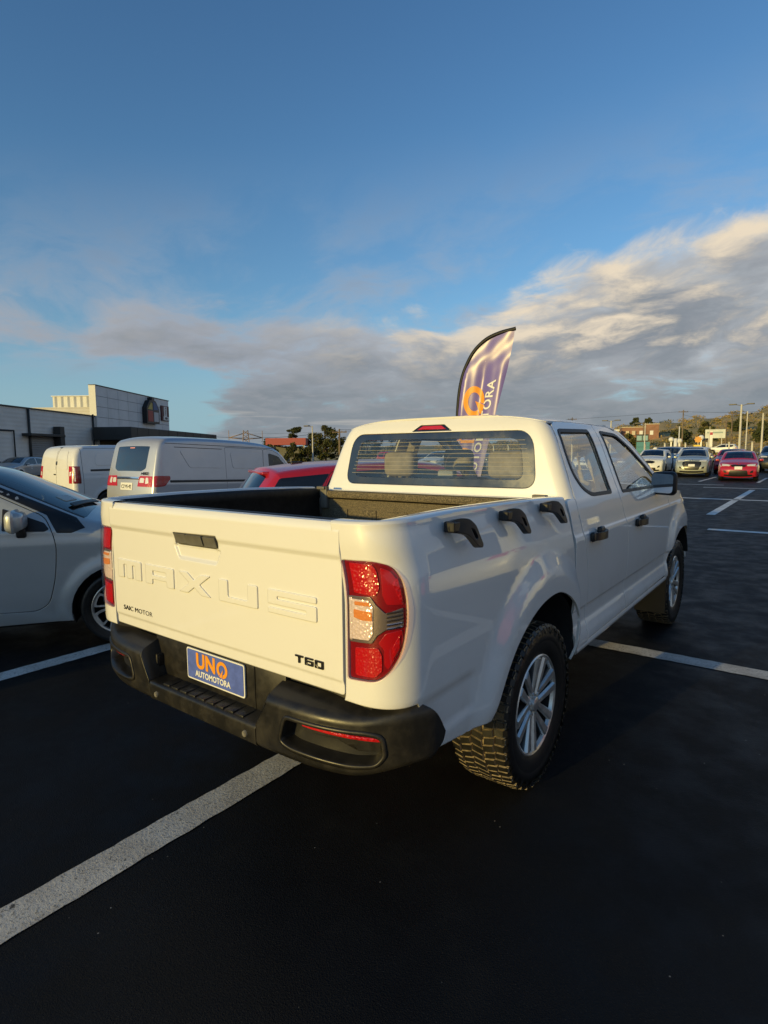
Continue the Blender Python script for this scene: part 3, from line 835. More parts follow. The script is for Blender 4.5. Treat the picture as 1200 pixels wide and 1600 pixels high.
for sg in (1, -1):
    mir = sg < 0
    side = panel('bed_side', BED_OUT, [LAMP], bed_map, M_WHITE, TR, .028, .012, .004, mirror=mir, edge_res=.018)
    # lamp cluster
    base = panel('taillight', [(a, b) for a, b in inset_pts(np.array(LAMP), .002)], [], bed_map, M_REDD, TR, .02, .02, .003, off=-.010, mirror=mir, edge_res=.012)
    def sub(name, poly, m_, off=-.006, r=.008, par=base):
        return panel(name, rpoly(poly, r, 3), [], bed_map, m_, par, .012, .003, .0015, off=off, mirror=mir, edge_res=.008)
    sub('brake_reflector', [(-.185, 1.222), (-.085, 1.222), (-.072, 1.205), (-.072, 1.150), (-.092, 1.125), (-.182, 1.128)], M_RED)
    sub('lower_reflector', [(-.182, .950), (-.085, .960), (-.068, .935), (-.068, .885), (-.100, .862), (-.182, .858)], M_RED)
    sub('red_fin', [(-.055, 1.215), (-.01, 1.205), (.028, 1.165), (.035, 1.10), (.018, 1.10), (-.045, 1.10), (-.062, 1.13)], M_REDM, -.007)
    sub('red_fin', [(-.050, 1.008), (.026, 1.020), (.030, .985), (.006, .945), (-.04, .892), (-.058, .905), (-.058, .955), (-.085, .975)], M_REDM, -.007)
    sub('red_fin', [(-.010, 1.165), (.018, 1.185), (.030, 1.11), (.022, 1.105)], M_RED, -.004, .004)
    sub('red_fin', [(-.020, .965), (.016, 1.005), (.012, .96), (-.02, .925)], M_RED, -.004, .004)
    sub('lamp_bezel', [(-.206, 1.116), (-.115, 1.121), (-.093, 1.098), (-.052, 1.072), (.030, 1.090), (.032, 1.030), (-.050, 1.020), (-.088, 1.000), (-.112, .972), (-.204, .966)], mat('lamp_bezel_silver', (.30, .30, .28), .25, metal=.7), -.005, .004)
    sub('indicator', [(-.178, 1.102), (-.120, 1.104), (-.108, 1.092), (-.178, 1.090)], M_AMBER, .000, .003); sub('indicator', [(-.182, 1.076), (-.108, 1.074), (-.106, 1.046), (-.150, 1.044), (-.182, 1.050)], M_AMBER, .000, .003)
    sub('reversing_lamp', [(-.196, 1.108), (-.122, 1.109), (-.104, 1.090), (-.106, 1.000), (-.122, .982), (-.196, .978)], M_CLEAR, -.002, .004)
    sub('reversing_lamp', [(-.200, 1.112), (-.190, 1.112), (-.190, .974), (-.200, .974)], M_CLEAR, -.001, .001)
    for k in range(5):
        z0 = 1.078 - k * .0125
        sub('lamp_louvre', [(-.045, z0 - .003 + .001), (.024, z0 + .006), (.024, z0 + .0005), (-.045, z0 - .008)], M_CHROME if k > 2 else M_STEELG, -.001, .001)
    panel('lens', LAMP, [], bed_map, M_LENS, base, .02, .014, .006, off=.006, mirror=mir, edge_res=.012)
    # rail cap and bed liner wall
    ss = np.linspace(-.218, 1.487, 60); Po = bed_map(ss, rail_z(ss)); rows = []
    Pi = Po.copy(); Pi[:, 0] = np.minimum(Po[:, 0], .824); Pi[:, 1] = np.maximum(Po[:, 1], -1.075)
    inn = Pi - Po; L_ = np.maximum(np.linalg.norm(inn, axis=1), 1e-6)[:, None]
    for t, dz in ((0, 0), (.04, .004), (.12, .007), (.6, .008), (.9, .007), (1, .002)):
        q = Po + inn * t; q[:, 2] += dz; rows.append(q)
    q = Pi.copy(); q[:, 2] -= .03; rows.append(q)
    A = np.array(rows); A[:, :, 0] *= sg
    loft('bed_rail', A, M_WHITE, TR, True, flip=sg < 0)
    yy = np.linspace(-1.07, .372, 30); zz = np.interp(yy, np.array(RAIL_S) + BED_YC, RAIL_Z)
    rows = []
    for dx, dz in ((.8245, -.004), (.8235, -.003), (.820, -.004), (.814, -.007), (.806, -.018), (.803, -.055), (.818, -.075), (.818, -.2)):
        rows.append(np.stack([dx + 0 * yy, yy, zz + dz], -1))
    rows.append(np.stack([.80 + 0 * yy, yy, 0 * yy + .86], -1))
    A = np.array(rows); A[:, :, 0] *= sg
    loft('bed_liner_wall', A, M_LINERD, TR, True, flip=sg < 0)
    # wheel arch liner
    rows = []
    ap = smooth_poly(ARCH, 3)
    for xx, sc in ((.935, 1.0), (.925, .985), (.60, .985)):
        rows.append([(sg * xx, y * sc, .41 + (z - .41) * sc) for y, z in ap])
    loft('wheel_arch_liner', rows, M_DARK, TR, True, flip=sg > 0)
    # strap hooks
    for y0, w_ in ((-.845, .160), (-.430, .165), (-.015, .175)):
        k = w_ / .19
        out = [(.0, .052), (.012, .076), (.060, .084), (.105, .078), (.145, .052), (.172, .005), (.186, -.018), (.176, -.028), (.148, -.024), (.122, -.004), (.085, .026), (.040, .034), (.006, .036)]
        hole = [(.104, .046), (.128, .040), (.148, .008), (.128, .006)]
        out = [(y0 + a * k, 1.262 + b) for a, b in out]; hole = [(y0 + a * k, 1.262 + b) for a, b in hole]
        def hk(u, v, y0=y0, k=k):
            t = np.clip((u - y0) / (.19 * k), 0, 1)
            return np.stack([.918 + .020 + .040 * np.sin(np.minimum(t * 2.0, 1.57)) - (v - 1.30) * .15, u, v], -1)
        h_ = panel('strap_hook', rpoly(out, .012, 2), [rpoly(hole, .006, 2)], hk, M_PLAS, TR, .014, .024, .003, mirror=mir)
        bm = bmesh.new(); add_box(bm, (sg * .912 if sg > 0 else -.955, y0 + .004, 1.298), (.955 if sg > 0 else -.912, y0 + .058 * k, 1.336), .006)
        bm_obj('hook_mount', bm, M_PLAS, h_)

# inner bed: floor, bulkhead
bm = bmesh.new()
add_box(bm, (-.80, -1.07, .84), (.80, .41, .86))
for k in range(13):
    x = -.72 + k * .12
    add_box(bm, (x - .03, -1.06, .86), (x + .03, .40, .872), .004)
bm_obj('bed_floor', bm, M_LINERD, TR, ang=30)
for sg in (1, -1):
    bm = bmesh.new(); add_box(bm, (sg * .80 if sg < 0 else .56, -.42, .862), (-.56 if sg < 0 else .80, .36, 1.06), .06, seg=4)
    bm_obj('inner_wheel_arch', bm, M_LINERD, TR, ang=40)
    bm = bmesh.new()
    add_box(bm, (sg * .755 - .028, .345, 1.20), (sg * .755 + .028, .375, 1.345), .004); add_box(bm, (sg * .77 - .035, .33, 1.325), (sg * .77 + .035, .375, 1.345), .005)
    bm_obj('tie_down_bracket', bm, M_GREYP, TR, ang=30)
bm = bmesh.new()
add_box(bm, (-.80, .372, .86), (.80, .40, 1.262), .004)
add_box(bm, (-.80, .350, 1.270), (.80, .412, 1.318), .010)
for k in range(6): add_box(bm, (-.70 + k * .24, .364, .88), (-.56 + k * .24, .374, 1.20), .004)
bm_obj('bed_bulkhead', bm, M_LINER, TR, ang=30)
bm = bmesh.new(); add_box(bm, (-.84, .405, 1.285), (.84, .455, 1.322), .01)
bm_obj('bed_front_cap', bm, M_WHITE, TR, ang=30)

# -- tailgate
def tg_map(x, z):
    x = np.asarray(x, float); z = np.asarray(z, float)
    y = -1.139 - .011 * sst(1.222, 1.250, z) + .007 * (1 - sst(.812, .832, z)) + .012 * sst(1.328, 1.347, z)**2
    e = sst(-.215, -.185, x) * sst(.110, .080, x) ; e2 = sst(-.15 + .0 * x, -.135, x) * 0
    rec = sst(1.138, 1.150, z) * sst(1.200, 1.192, z) * sst(-.208 + (1.19 - z) * .55, -.192 + (1.19 - z) * .55, x) * sst(.104 - (1.19 - z) * .55, .088 - (1.19 - z) * .55, x)
    y = y + .010 * rec
    y = y - .004 * (1 - (x / .72)**2)
    return np.stack([x, y, z], -1)
HND = rpoly([(-.197, 1.250), (.090, 1.256), (.090, 1.204), (.070, 1.196), (-.185, 1.194), (-.197, 1.200)], .006, 2)
tgo = panel('tailgate', rpoly([(-.716, .777), (.716, .777), (.716, 1.349), (-.716, 1.349)], .012, 3), [HND], tg_map, M_WHITE, TR, .022, .03, .004, edge_res=.02, extra=[(x, z) for x in np.linspace(-.70, .70, 80) for z in (.812, .822, .832, 1.222, 1.23, 1.238, 1.25)] + [(x, z) for x in np.arange(-.215, .115, .007) for z in np.arange(1.134, 1.206, .007)])
M_HG = mat('handle_grey', (.115, .108, .092), .5, noise=.15, nscale=20)
panel('tailgate_handle', HND, [], lambda u, v: tg_map(u, v) + np.stack([0*u, .006 + 0*u, 0*u], -1), M_HG, tgo, .03, .003, .002)
for a, b, o in ((-.190, -.110, .013), (-.104, .000, .006), (.006, .084, .011)):
    panel('handle_grip', rpoly([(a, 1.205), (b, 1.207), (b, 1.247), (a, 1.246)], .004, 2), [], lambda u, v, o=o: tg_map(u, v) + np.stack([0*u, o * .5 - .010 + .02 * (1.25 - v), 0*u], -1), M_HG, tgo, .03, .008, .002)
bm = bmesh.new(); add_box(bm, (-.712, -1.122, .80), (.712, -1.082, 1.350), .004); bm_obj('tailgate_inner', bm, M_WHITE, tgo, ang=30)
bm = bmesh.new(); add_box(bm, (-.700, -1.090, .86), (.700, -1.072, 1.345), .004); add_box(bm, (-.708, -1.112, 1.340), (.708, -1.066, 1.3515), .004)
bm_obj('tailgate_liner', bm, M_LINERD, tgo, ang=30)
# pressed lettering  M A X U S
def slab(polys, x0, x1, z0=1.004, z1=1.090):
    for poly, holes in polys:
        f = lambda p: [(x0 + a * (x1 - x0), z0 + b * (z1 - z0)) for a, b in p]
        panel('raised_letter', rpoly(f(poly), .008, 3), [rpoly(f(h), .003, 2) for h in holes], tg_map, M_WHITE, tgo, .02, .0050, .0036, off=.0052, edge_res=.008)
slab([([(0, 0), (0, 1), (1, 1), (1, 0), (.76, 0), (.76, .74), (.62, .74), (.62, 0), (.38, 0), (.38, .74), (.24, .74), (.24, 0)], [])], -.668, -.470)
slab([([(0, 0), (0, 1), (1, 1), (1, 0), (.76, 0), (.76, .28), (.24, .28), (.24, 0)], [[(.26, .50), (.74, .50), (.74, .72), (.26, .72)]])], -.432, -.216)
slab([([(0, 1), (.28, 1), (.5, .66), (.72, 1), (1, 1), (.66, .5), (1, 0), (.72, 0), (.5, .34), (.28, 0), (0, 0), (.34, .5)], [])], -.178, .034)
slab([([(0, 1), (.24, 1), (.24, .26), (.76, .26), (.76, 1), (1, 1), (1, 0), (0, 0)], [])], .088, .312)
slab([([(0, 1), (1, 1), (1, .74), (.20, .74), (.20, .62), (1, .62), (1, 0), (0, 0), (0, .24), (.80, .24), (.80, .38), (0, .38)], [])], .368, .606)
RX = (math.pi / 2, 0, 0)
BG = [([(0, 1), (1, 1), (1, .76), (.62, .76), (.62, 0), (.38, 0), (.38, .76), (0, .76)], [], .498), ([(0, 1), (1, 1), (1, .78), (.24, .78), (.24, .62), (1, .62), (1, 0), (0, 0)], [[(.26, .22), (.74, .22), (.74, .42), (.26, .42)]], .545), ([(0, 0), (0, 1), (1, 1), (1, 0)], [[(.26, .24), (.74, .24), (.74, .76), (.26, .76)]], .592)]
for poly, hol, x0 in BG:
    f_ = lambda p, x0=x0: [(x0 + a * .040, .847 + b * .028) for a, b in p]
    poly = f_(poly); poly = poly[::-1] if area2(poly) < 0 else poly
    panel('badge_letter', rpoly(poly, .003, 2), [f_(h) for h in hol], tg_map, M_BADGE, tgo, .01, .004, .001, off=.004, edge_res=.01)
text_obj('badge_letters', 'SAIC MOTOR', .030, M_BADGE, tgo, (-.522, -1.1405, .861), RX, .002, .0, sx=1.35)

# -- rear bumper
PLN = np.array([(0, -1.205), (.20, -1.205), (.45, -1.203), (.60, -1.193), (.72, -1.166), (.83, -1.118), (.91, -1.062), (.952, -1.005), (.968, -.95), (.970, -.86)])
_pp = np.array(smooth_poly([tuple(q) for q in PLN], 8)); _pl = np.concatenate([[0], np.cumsum(np.hypot(*np.diff(_pp, axis=0).T))])
def plan(u):
    x = np.interp(np.abs(u), _pl, _pp[:, 0]); y = np.interp(np.abs(u), _pl, _pp[:, 1])
    e = .02
    dx = np.interp(np.abs(u) + e, _pl, _pp[:, 0]) - np.interp(np.abs(u) - e, _pl, _pp[:, 0]); dy = np.interp(np.abs(u) + e, _pl, _pp[:, 1]) - np.interp(np.abs(u) - e, _pl, _pp[:, 1])
    L = np.maximum(np.hypot(dx, dy), 1e-9)
    nx, ny = dy / L, -dx / L
    s = np.sign(u) + (np.asarray(u) == 0)
    return x * s, y, nx * s, ny
def prof_tab(pts):
    p = np.array(smooth_poly(pts, 4)); l = np.concatenate([[0], np.cumsum(np.hypot(*np.diff(p, axis=0).T))]); return p, l
POD, PODL = prof_tab([(.095, .752), (.060, .739), (.022, .723), (.012, .716), (.004, .706), (.001, .696), (.000, .680), (.000, .640), (.001, .580), (.002, .540), (.005, .526), (.012, .516), (.024, .509), (.10, .500)])
CEN, CENL = prof_tab([(.092, .600), (.050, .597), (.010, .594), (.003, .590), (.000, .583), (.000, .560), (.002, .530), (.006, .518), (.016, .509), (.10, .500)])
def vz(P_, L_, z):   # profile length at a height on the outer face
    i = int(np.argmin(np.abs(P_[:, 1] - z) + (P_[:, 0] > .02) * 1.0)); return float(L_[i])
def bump_map(P_, L_, lift=True):
    def f(u, v):
        u = np.asarray(u, float); v = np.asarray(v, float)
        d = np.interp(v, L_, P_[:, 0]); z = np.interp(v, L_, P_[:, 1])
        x, y, nx, ny = plan(u)
        if lift:
            k = sst(.76, .98, np.abs(u))
            z = z + k * .022 * sst(.62, .70, z); d = d * (1 - .65 * k * (z > .66))
            z = z + .055 * sst(.74, 1.02, np.abs(u)) * sst(.63, .52, z)
        return np.stack([x - nx * d, y - ny * d, z], -1)
    return f
fp = bump_map(POD, PODL); fc = bump_map(CEN, CENL, False)
def uy(yt):  # plan length where the side reaches y
    i = np.where(_pp[:, 1] >= yt)[0][0]; return float(_pl[i])
BMP = None
for sg in (1, -1):
    mir = sg < 0
    vt = lambda z: vz(POD, PODL, z)
    outl = [(.405, 0.0), (.405, vt(.690)), (.350, vt(.600)), (.345, PODL[-1]), (uy(-1.03), PODL[-1]), (uy(-.965), vt(.545)), (uy(-.920), vt(.640)), (uy(-.985), vt(.70) * .8), (uy(-1.03), .02), (uy(-1.045), 0)]
    hole = rpoly([(.505, vt(.664)), (.800, vt(.664)), (.860, vt(.650)), (.868, vt(.590)), (.845, vt(.560)), (.520, vt(.565)), (.478, vt(.585))], .016, 3)
    pod = panel('bumper_end', outl, [hole], fp, M_BUMP, TR, .022, .012, .004, mirror=mir, edge_res=.015, orient=-1)
    # raised rim around the pocket and the pocket itself
    H = densify(hole, .012); Ho = inset_pts(H, -.016)
    rows = []
    for q, o in ((Ho, .0005), (Ho, .004), (inset_pts(H, -.003), .006), (H, .002), (inset_pts(H, .002), -.020), (inset_pts(H, .006), -.055)):
        b = fp(q[:, 0], q[:, 1]); h_ = 1e-3
        nn = -np.cross(fp(q[:, 0] + h_, q[:, 1]) - fp(q[:, 0] - h_, q[:, 1]), fp(q[:, 0], q[:, 1] + h_) - fp(q[:, 0], q[:, 1] - h_)); nn /= np.linalg.norm(nn, axis=1)[:, None]
        b = b + nn * o; b[:, 0] *= sg; rows.append(b)
    loft('pocket_rim', rows, M_BUMP, pod, True, closed=True, flip=(sg > 0) ^ (area2(H) > 0))
    panel('pocket_back', inset_pts(H, .004), [], fp, M_PLAS, pod, .04, .004, 0, off=-.052, mirror=mir, orient=-1)
    panel('pocket_step', rpoly([(.60, vt(.622)), (.70, vt(.622)), (.78, vt(.60)), (.858, vt(.60)), (.858, vt(.662)), (.60, vt(.662))], .006, 2), [], fp, M_BUMP, pod, .03, .03, .002, off=-.028, mirror=mir, orient=-1)
    panel('reflector', rpoly([(.570, vt(.6655)), (.862, vt(.6565)), (.866, vt(.6435)), (.850, vt(.640)), (.572, vt(.655))], .003, 2), [], fp, M_RED, pod, .02, .012, .002, off=-.008, mirror=mir, orient=-1)
    # inner wall of the pod, down to the step
    a = [fp(np.array([.405 if z > .69 else .350 + (z - .6) / .09 * .055]), np.array([v]))[0] for v, z in zip(np.linspace(0, vt(.60), 14), np.interp(np.linspace(0, vt(.60), 14), PODL, POD[:, 1]))]
    a = np.array(a); b = a.copy(); b[:, 0] = .350; b[:, 2] = np.minimum(b[:, 2], .600) ; b[:, 2] = .594
    rows = [a, a * .5 + b * .5, b]; A = np.array(rows); A[:, :, 0] *= sg
    loft('bumper_inner_wall', A, M_BUMP, pod, True, flip=sg < 0)
    bm = bmesh.new(); cx = sg * .374
    add_box(bm, (cx - .006, -1.150, .620), (cx + .006, -1.085, .690), .003, 0)
    add_box(bm, (cx - sg * .003 - .006, -1.142, .628), (cx - sg * .003 + .006, -1.093, .682), .001, 1)
    bm_obj('step_lamp', bm, [M_BUMP, M_GLOSSB], pod, ang=30)
    for u_ in (.29, ):
        bm = bmesh.new(); bmesh.ops.create_cone(bm, cap_ends=True, segments=20, radius1=.013, radius2=.011, depth=.006, matrix=Matrix.Translation((sg * u_, -1.208, .548)) @ Matrix.Rotation(math.pi / 2, 4, 'X'))
        bmesh.ops.create_cone(bm, cap_ends=True, segments=20, radius1=.008, radius2=.008, depth=.008, matrix=Matrix.Translation((sg * u_, -1.209, .548)) @ Matrix.Rotation(math.pi / 2, 4, 'X'))
        bm_obj('parking_sensor', bm, M_GREYP, pod, ang=40)
cen = panel('bumper_step', [(-.347, 0), (.347, 0), (.347, CENL[-1]), (-.347, CENL[-1])], [], fc, M_BUMP, TR, .03, .01, .003, orient=-1, edge_res=.015)
bm = bmesh.new()
for k in range(9):
    x = -.24 + k * .06
    add_box(bm, (x - .022, -1.190, .588), (x + .022, -1.122, .6005), .002)
bm_obj('tread_pad', bm, M_PLAS, cen, ang=30)
bm = bmesh.new(); add_box(bm, (-.42, -1.118, .585), (.42, -1.085, .772), .006); add_box(bm, (-.80, -1.095, .70), (.80, -1.05, .765), .004)
add_box(bm, (.248, -1.121, .60), (.253, -1.117, .765))
bm_obj('bumper_back_panel', bm, M_BUMP, cen, ang=30)
# dealer plate
PLX = .014
plate = panel('dealer_plate', rpoly([(PLX - .187, .628), (PLX + .187, .628), (PLX + .187, .762), (PLX - .187, .762)], .012, 3), [], lambda u, v: np.stack([u, -1.128 + 0*u, v], -1), M_PLWHITE, cen, .05, .006, .001)
panel('plate_face', rpoly([(PLX - .181, .6345), (PLX + .181, .6345), (PLX + .181, .7565), (PLX - .181, .7565)], .008, 3), [], lambda u, v: np.stack([u, -1.1295 + 0*u, v], -1), M_PLBLUE, plate, .05, .001, 0)
text_obj('plate_text', 'UN', .086, M_ORANGE, plate, (PLX - .055, -1.1305, .714), RX, .0006, .0035, sx=1.0, space=1.05)
text_obj('plate_text', 'AUTOMOTORA', .0345, M_PLWHITE, plate, (PLX - .012, -1.1305, .6600), RX, .0006, .0010, sx=.93)
bm = bmesh.new()   # the O of UNO: a ring with a needle, like a dial
def ring(bm, cx, cz, ro, ri, y, a0=0, a1=2 * math.pi, n=40, t=.0012, sx=1.):
    for k in range(n):
        q0 = a0 + (a1 - a0) * k / n; q1 = a0 + (a1 - a0) * (k + 1) / n
        vs = [bm.verts.new((cx + r * math.cos(q) * sx, y, cz + r * math.sin(q))) for r, q in ((ri, q0), (ro, q0), (ro, q1), (ri, q1))]
        bm.faces.new(vs)
ring(bm, PLX + .052, .712, .0345, .0200, -1.1311)
v = [bm.verts.new(p) for p in ((PLX + .036, -1.1315, .686), (PLX + .050, -1.1315, .681), (PLX + .060, -1.1315, .716))]; bm.faces.new(v)
bm_obj('plate_emblem', bm, M_ORANGE, plate)
bm = bmesh.new(); v = [bm.verts.new(p) for p in ((PLX + .0330, -1.1317, .686), (PLX + .0360, -1.1317, .684), (PLX + .060, -1.1317, .7175))]; bm.faces.new(v)
v = [bm.verts.new(p) for p in ((PLX + .050, -1.1317, .678), (PLX + .0530, -1.1317, .678), (PLX + .060, -1.1317, .7175))]; bm.faces.new(v)
bm_obj('emblem_gap', bm, M_PLBLUE, plate)

# -- cab
def cab_full(u, z):
    u = np.asarray(u, float); z = np.asarray(z, float); a = np.abs(u); s_ = np.where(u < 0, -1., 1.)
    w = cab_x(cab_rear_y(z) + CAB_L, z)
    s = np.where(a < 1, -(1 - a) * w, (a - 1) * .8)
    P = cabrear_map(s, z); P[..., 0] *= s_; return P
XE = lambda y: cab_x(y, ROOF_E(y))
ROOF_E = lambda y: smooth_tab(y, [.5, .62, .9, 1.3, 1.7, 1.85, 2.0], [1.728, 1.735, 1.742, 1.744, 1.734, 1.722, 1.70])
ROOF_C = lambda y: smooth_tab(y, [.5, .56, .75, 1.1, 1.5, 1.85, 2.0], [1.776, 1.784, 1.797, 1.806, 1.803, 1.785, 1.765])
def roof_z(x, y):
    q = np.clip(np.abs(x) / XE(y), 0, 1)
    return ROOF_E(y) + (ROOF_C(y) - ROOF_E(y)) * (1 - q**3.4)
# upper back of the cab, with its corner wrapping round to the door
ue = 1 + .062 / .8
tops = []
for u in np.linspace(-1.02, 1.02, 41):
    w = .70
    tops.append((u, float(1.783 - (1.783 - 1.733) * min(abs(u), 1)**3.0)))
outc = [(-ue, 1.30), (ue, 1.30), (ue, 1.50), (ue + .004, 1.705)] + [(u, z) for u, z in tops[::-1]] + [(-ue - .004, 1.705), (-ue, 1.50)]
def wn(x, z): return (x / float(cab_x(cab_rear_y(z) + CAB_L, z)), z)
RW = rpoly([wn(-.655, 1.372), wn(.690, 1.372), wn(.662, 1.683), wn(-.640, 1.690)], [.085, .085, .09, .09], 6)
RW = rpoly([wn(-.672, 1.362), wn(.692, 1.366), wn(.640, 1.688), wn(-.622, 1.693)], [.09, .09, .11, .11], 7)
BL = rpoly([wn(-.145, 1.697), wn(.145, 1.697), wn(.085, 1.738), wn(-.085, 1.738)], .006, 2)
back = panel('cab_back', outc, [RW, BL], cab_full, M_WHITE, TR, .03, .012, .004, edge_res=.02)
RWg = rpoly([wn(-.672 + .075, 1.362 + .048), wn(.692 - .075, 1.366 + .048), wn(.640 - .062, 1.688 - .042), wn(-.622 + .062, 1.693 - .042)], [.06, .06, .08, .08], 6)
fr = panel('rear_window', inset_pts(densify(RW, .03), .003), [RWg], cab_full, M_FRIT, TR, .03, .006, .002, off=-.002, edge_res=.03)
panel('glass_pane', RWg, [], cab_full, M_GLASS, fr, .06, 0, 0, off=-.004, edge_res=.03)
bm = bmesh.new()
for k in range(9):
    z = 1.437 + k * .0245
    us = np.linspace(-.74, .80, 24)
    p = cab_full(us, 0 * us + z); p[:, 1] -= .001
    for i in range(len(us) - 1):
        a, b = Vector(p[i]), Vector(p[i + 1]); t_ = .0008
        bm.faces.new([bm.verts.new(a + Vector((0, 0, -t_))), bm.verts.new(b + Vector((0, 0, -t_))), bm.verts.new(b + Vector((0, 0, t_))), bm.verts.new(a + Vector((0, 0, t_)))])
bm_obj('heater_line', bm, mat('heater_line_mat', (.45, .42, .36), .6), fr)
panel('brake_light', inset_pts(densify(BL, .03), .002), [], cab_full, M_GLOSSB, TR, .03, .004, .002, off=-.003, edge_res=.02)
panel('brake_light_lens', rpoly([wn(-.105, 1.708), wn(.105, 1.708), wn(.066, 1.730), wn(-.066, 1.730)], .004, 2), [], cab_full, M_RED, bpy.data.objects['brake_light'], .02, .003, .001, off=.001)

ZR = [.60, .62, .64, .66, .685, .705, .7175, .729, .742, .758, 1.10, 1.109, 1.118, 1.129, 1.142, 1.18, 1.22, 1.26]
dline_r = [(.553, 1.32), (.572, 1.45), (.592, 1.60), (.614, 1.712)]
RD_OUT = [(1.372, .545), (1.405, .62), (1.425, .75), (1.425, 1.00), (1.385, 1.16), (1.362, 1.28), (1.362, 1.739), (1.0, 1.740), (.68, 1.733), (.622, 1.714), (.594, 1.60), (.575, 1.45), (.553, 1.33), (.548, 1.24), (.572, 1.08), (.612, .95), (.637, .80), (.637, .66), (.618, .56), (.61, .545)]
FD_OUT = [(1.377, .545), (1.410, .62), (1.430, .75), (1.430, 1.00), (1.390, 1.16), (1.367, 1.28), (1.367, 1.739), (1.70, 1.732), (1.86, 1.700), (2.08, 1.612), (2.36, 1.470), (2.60, 1.335), (2.70, 1.272), (2.735, 1.235), (2.722, 1.10), (2.690, .90), (2.64, .74), (2.575, .60), (2.55, .555)]
RWIN = rpoly([(.672, 1.682), (1.205, 1.692), (1.205, 1.316), (.835, 1.322), (.715, 1.368), (.648, 1.452), (.650, 1.58)], [.03, .02, .015, .05, .05, .05, .04], 4)
FWIN = rpoly([(1.455, 1.690), (1.78, 1.678), (2.04, 1.575), (2.32, 1.430), (2.56, 1.290), (1.455, 1.306)], [.015, .05, .05, .05, .02, .015], 4)
def q2(poly, r=.0): return rpoly(poly, r, 3)
for sg in (1, -1):
    mir = sg < 0
    # side map orientation: du(y) x dv(z) = +x
    lowc = [(.418, 1.30), (.418, .70), (.432, .505), (.46, .500), (.606, .520), (.612, .548), (.632, .66), (.632, .80), (.607, .95), (.567, 1.08), (.543, 1.24), (.549, 1.315), (.50, 1.318), (.43, 1.318)]
    panel('cab_corner', lowc, [], side_map, M_WHITE, TR, .03, .012, .004, mirror=mir, zrows=ZR)
    for nm, outl, win, hy in (('rear_door', RD_OUT, RWIN, .765), ('front_door', FD_OUT, FWIN, 1.72)):
        dr = panel(nm, q2(outl, .012), [win], side_map, M_WHITE, TR, .028, .014, .004, mirror=mir, edge_res=.02, zrows=ZR)
        wl = densify(win, .02)
        seal = panel('window_seal', inset_pts(wl, -.012), [inset_pts(wl, .009)], side_map, M_SEAL, dr, .02, .006, .002, off=.0035, mirror=mir)
        panel('window', inset_pts(wl, .004), [], side_map, M_GLASS, dr, .05, 0, 0, off=-.006, mirror=mir)
        # handle: bowed grip with a bridge in the middle
        hz = 1.104 if hy < 1 else 1.085
        bm = bmesh.new(); x0 = float(cab_x(hy, hz))
        pts = []
        for t in np.linspace(0, 1, 13):
            y = hy - .128 + .256 * t; o = .004 + .046 * math.sin(math.pi * t)**.55
            pts.append((x0 + o, y))
        inn = [(x - .018 * math.sin(math.pi * min(max((i - .2) / 12, 0), 1)), y) for i, (x, y) in enumerate(pts)]
        poly = pts + inn[::-1]
        poly = [(x * sg, y) for x, y in poly]
        add_prism(bm, poly, hz - .021, hz + .021, lambda u, v, w: (u, v, w), 0)
        add_box(bm, (min(sg * x0, sg * (x0 + .03)) , hy - .02, hz - .03), (max(sg * x0, sg * (x0 + .03)), hy + .055, hz + .045), .012, seg=3)
        add_box(bm, (min(sg * x0, sg * (x0 + .026)), hy - .132, hz - .027), (max(sg * x0, sg * (x0 + .026)), hy - .06, hz + .027), .012, seg=3)
        bmesh.ops.recalc_face_normals(bm, faces=bm.faces)
        bm_obj('door_handle', bm, M_PLAS, dr, ang=45)
        if hy > 1:
            bm = bmesh.new()
            bmesh.ops.create_cone(bm, cap_ends=True, segments=24, radius1=.034, radius2=.030, depth=.008, matrix=Matrix.Translation((sg * (x0 + .001), hy + .03, hz - .035)) @ Matrix.Rotation(math.pi / 2, 4, 'Y'))
            bm_obj('key_cap', bm, M_WHITE, dr, ang=40)
    # slim black side moulding groove
    fen = [(2.74, 1.232), (2.95, 1.228), (3.30, 1.205), (3.70, 1.150), (3.92, 1.090), (4.02, 1.02), (4.05, .90), (4.05, .62), (3.95, .52), (3.72, .50), (3.655, .54)]
    fa = [(3.645, .60), (3.60, .70), (3.52, .79), (3.40, .86), (3.26, .893), (3.10, .895), (2.95, .87), (2.82, .81), (2.73, .72), (2.675, .62), (2.655, .535)]
    fo = fen + smooth_poly(fa, 3) + [(2.62, .515), (2.558, .548), (2.582, .60), (2.646, .74), (2.696, .90), (2.728, 1.10)]
    panel('front_fender', q2(fo, .006), [], side_map, M_WHITE, TR, .03, .012, .004, mirror=mir, edge_res=.02, zrows=ZR)
    rows = [[(sg * xx, 3.155 + (y - 3.155) * sc, .41 + (z - .41) * sc) for y, z in smooth_poly(fa, 3)] for xx, sc in ((.940, 1.), (.93, .985), (.58, .985))]
    loft('wheel_arch_liner', rows, M_DARK, TR, True, flip=sg > 0)
    # sill
    ys = np.linspace(.44, 2.62, 30); rows = []
    for dx, z in ((.005, .541), (.012, .525), (.010, .508), (-.012, .498), (-.09, .492), (-.20, .50)):
        rows.append(np.stack([cab_x(ys, np.full_like(ys, .55)) - .012 + dx, ys, np.full_like(ys, z)], -1))
    A = np.array(rows); A[:, :, 0] *= sg
    loft('sill', A, M_WHITE, TR, True, flip=sg < 0)
    # inner side trim, pillars and grab handle
    bm = bmesh.new()
    def pil(y0, z0, y1, z1, w=.07, t=.02):
        a = float(cab_x(y0, z0)) - .032 - w / 2; b = float(cab_x(y1, z1)) - .032 - w / 2
        add_tube(bm, [(sg * a, y0, z0), (sg * b, y1, z1)], w / 2, 8)
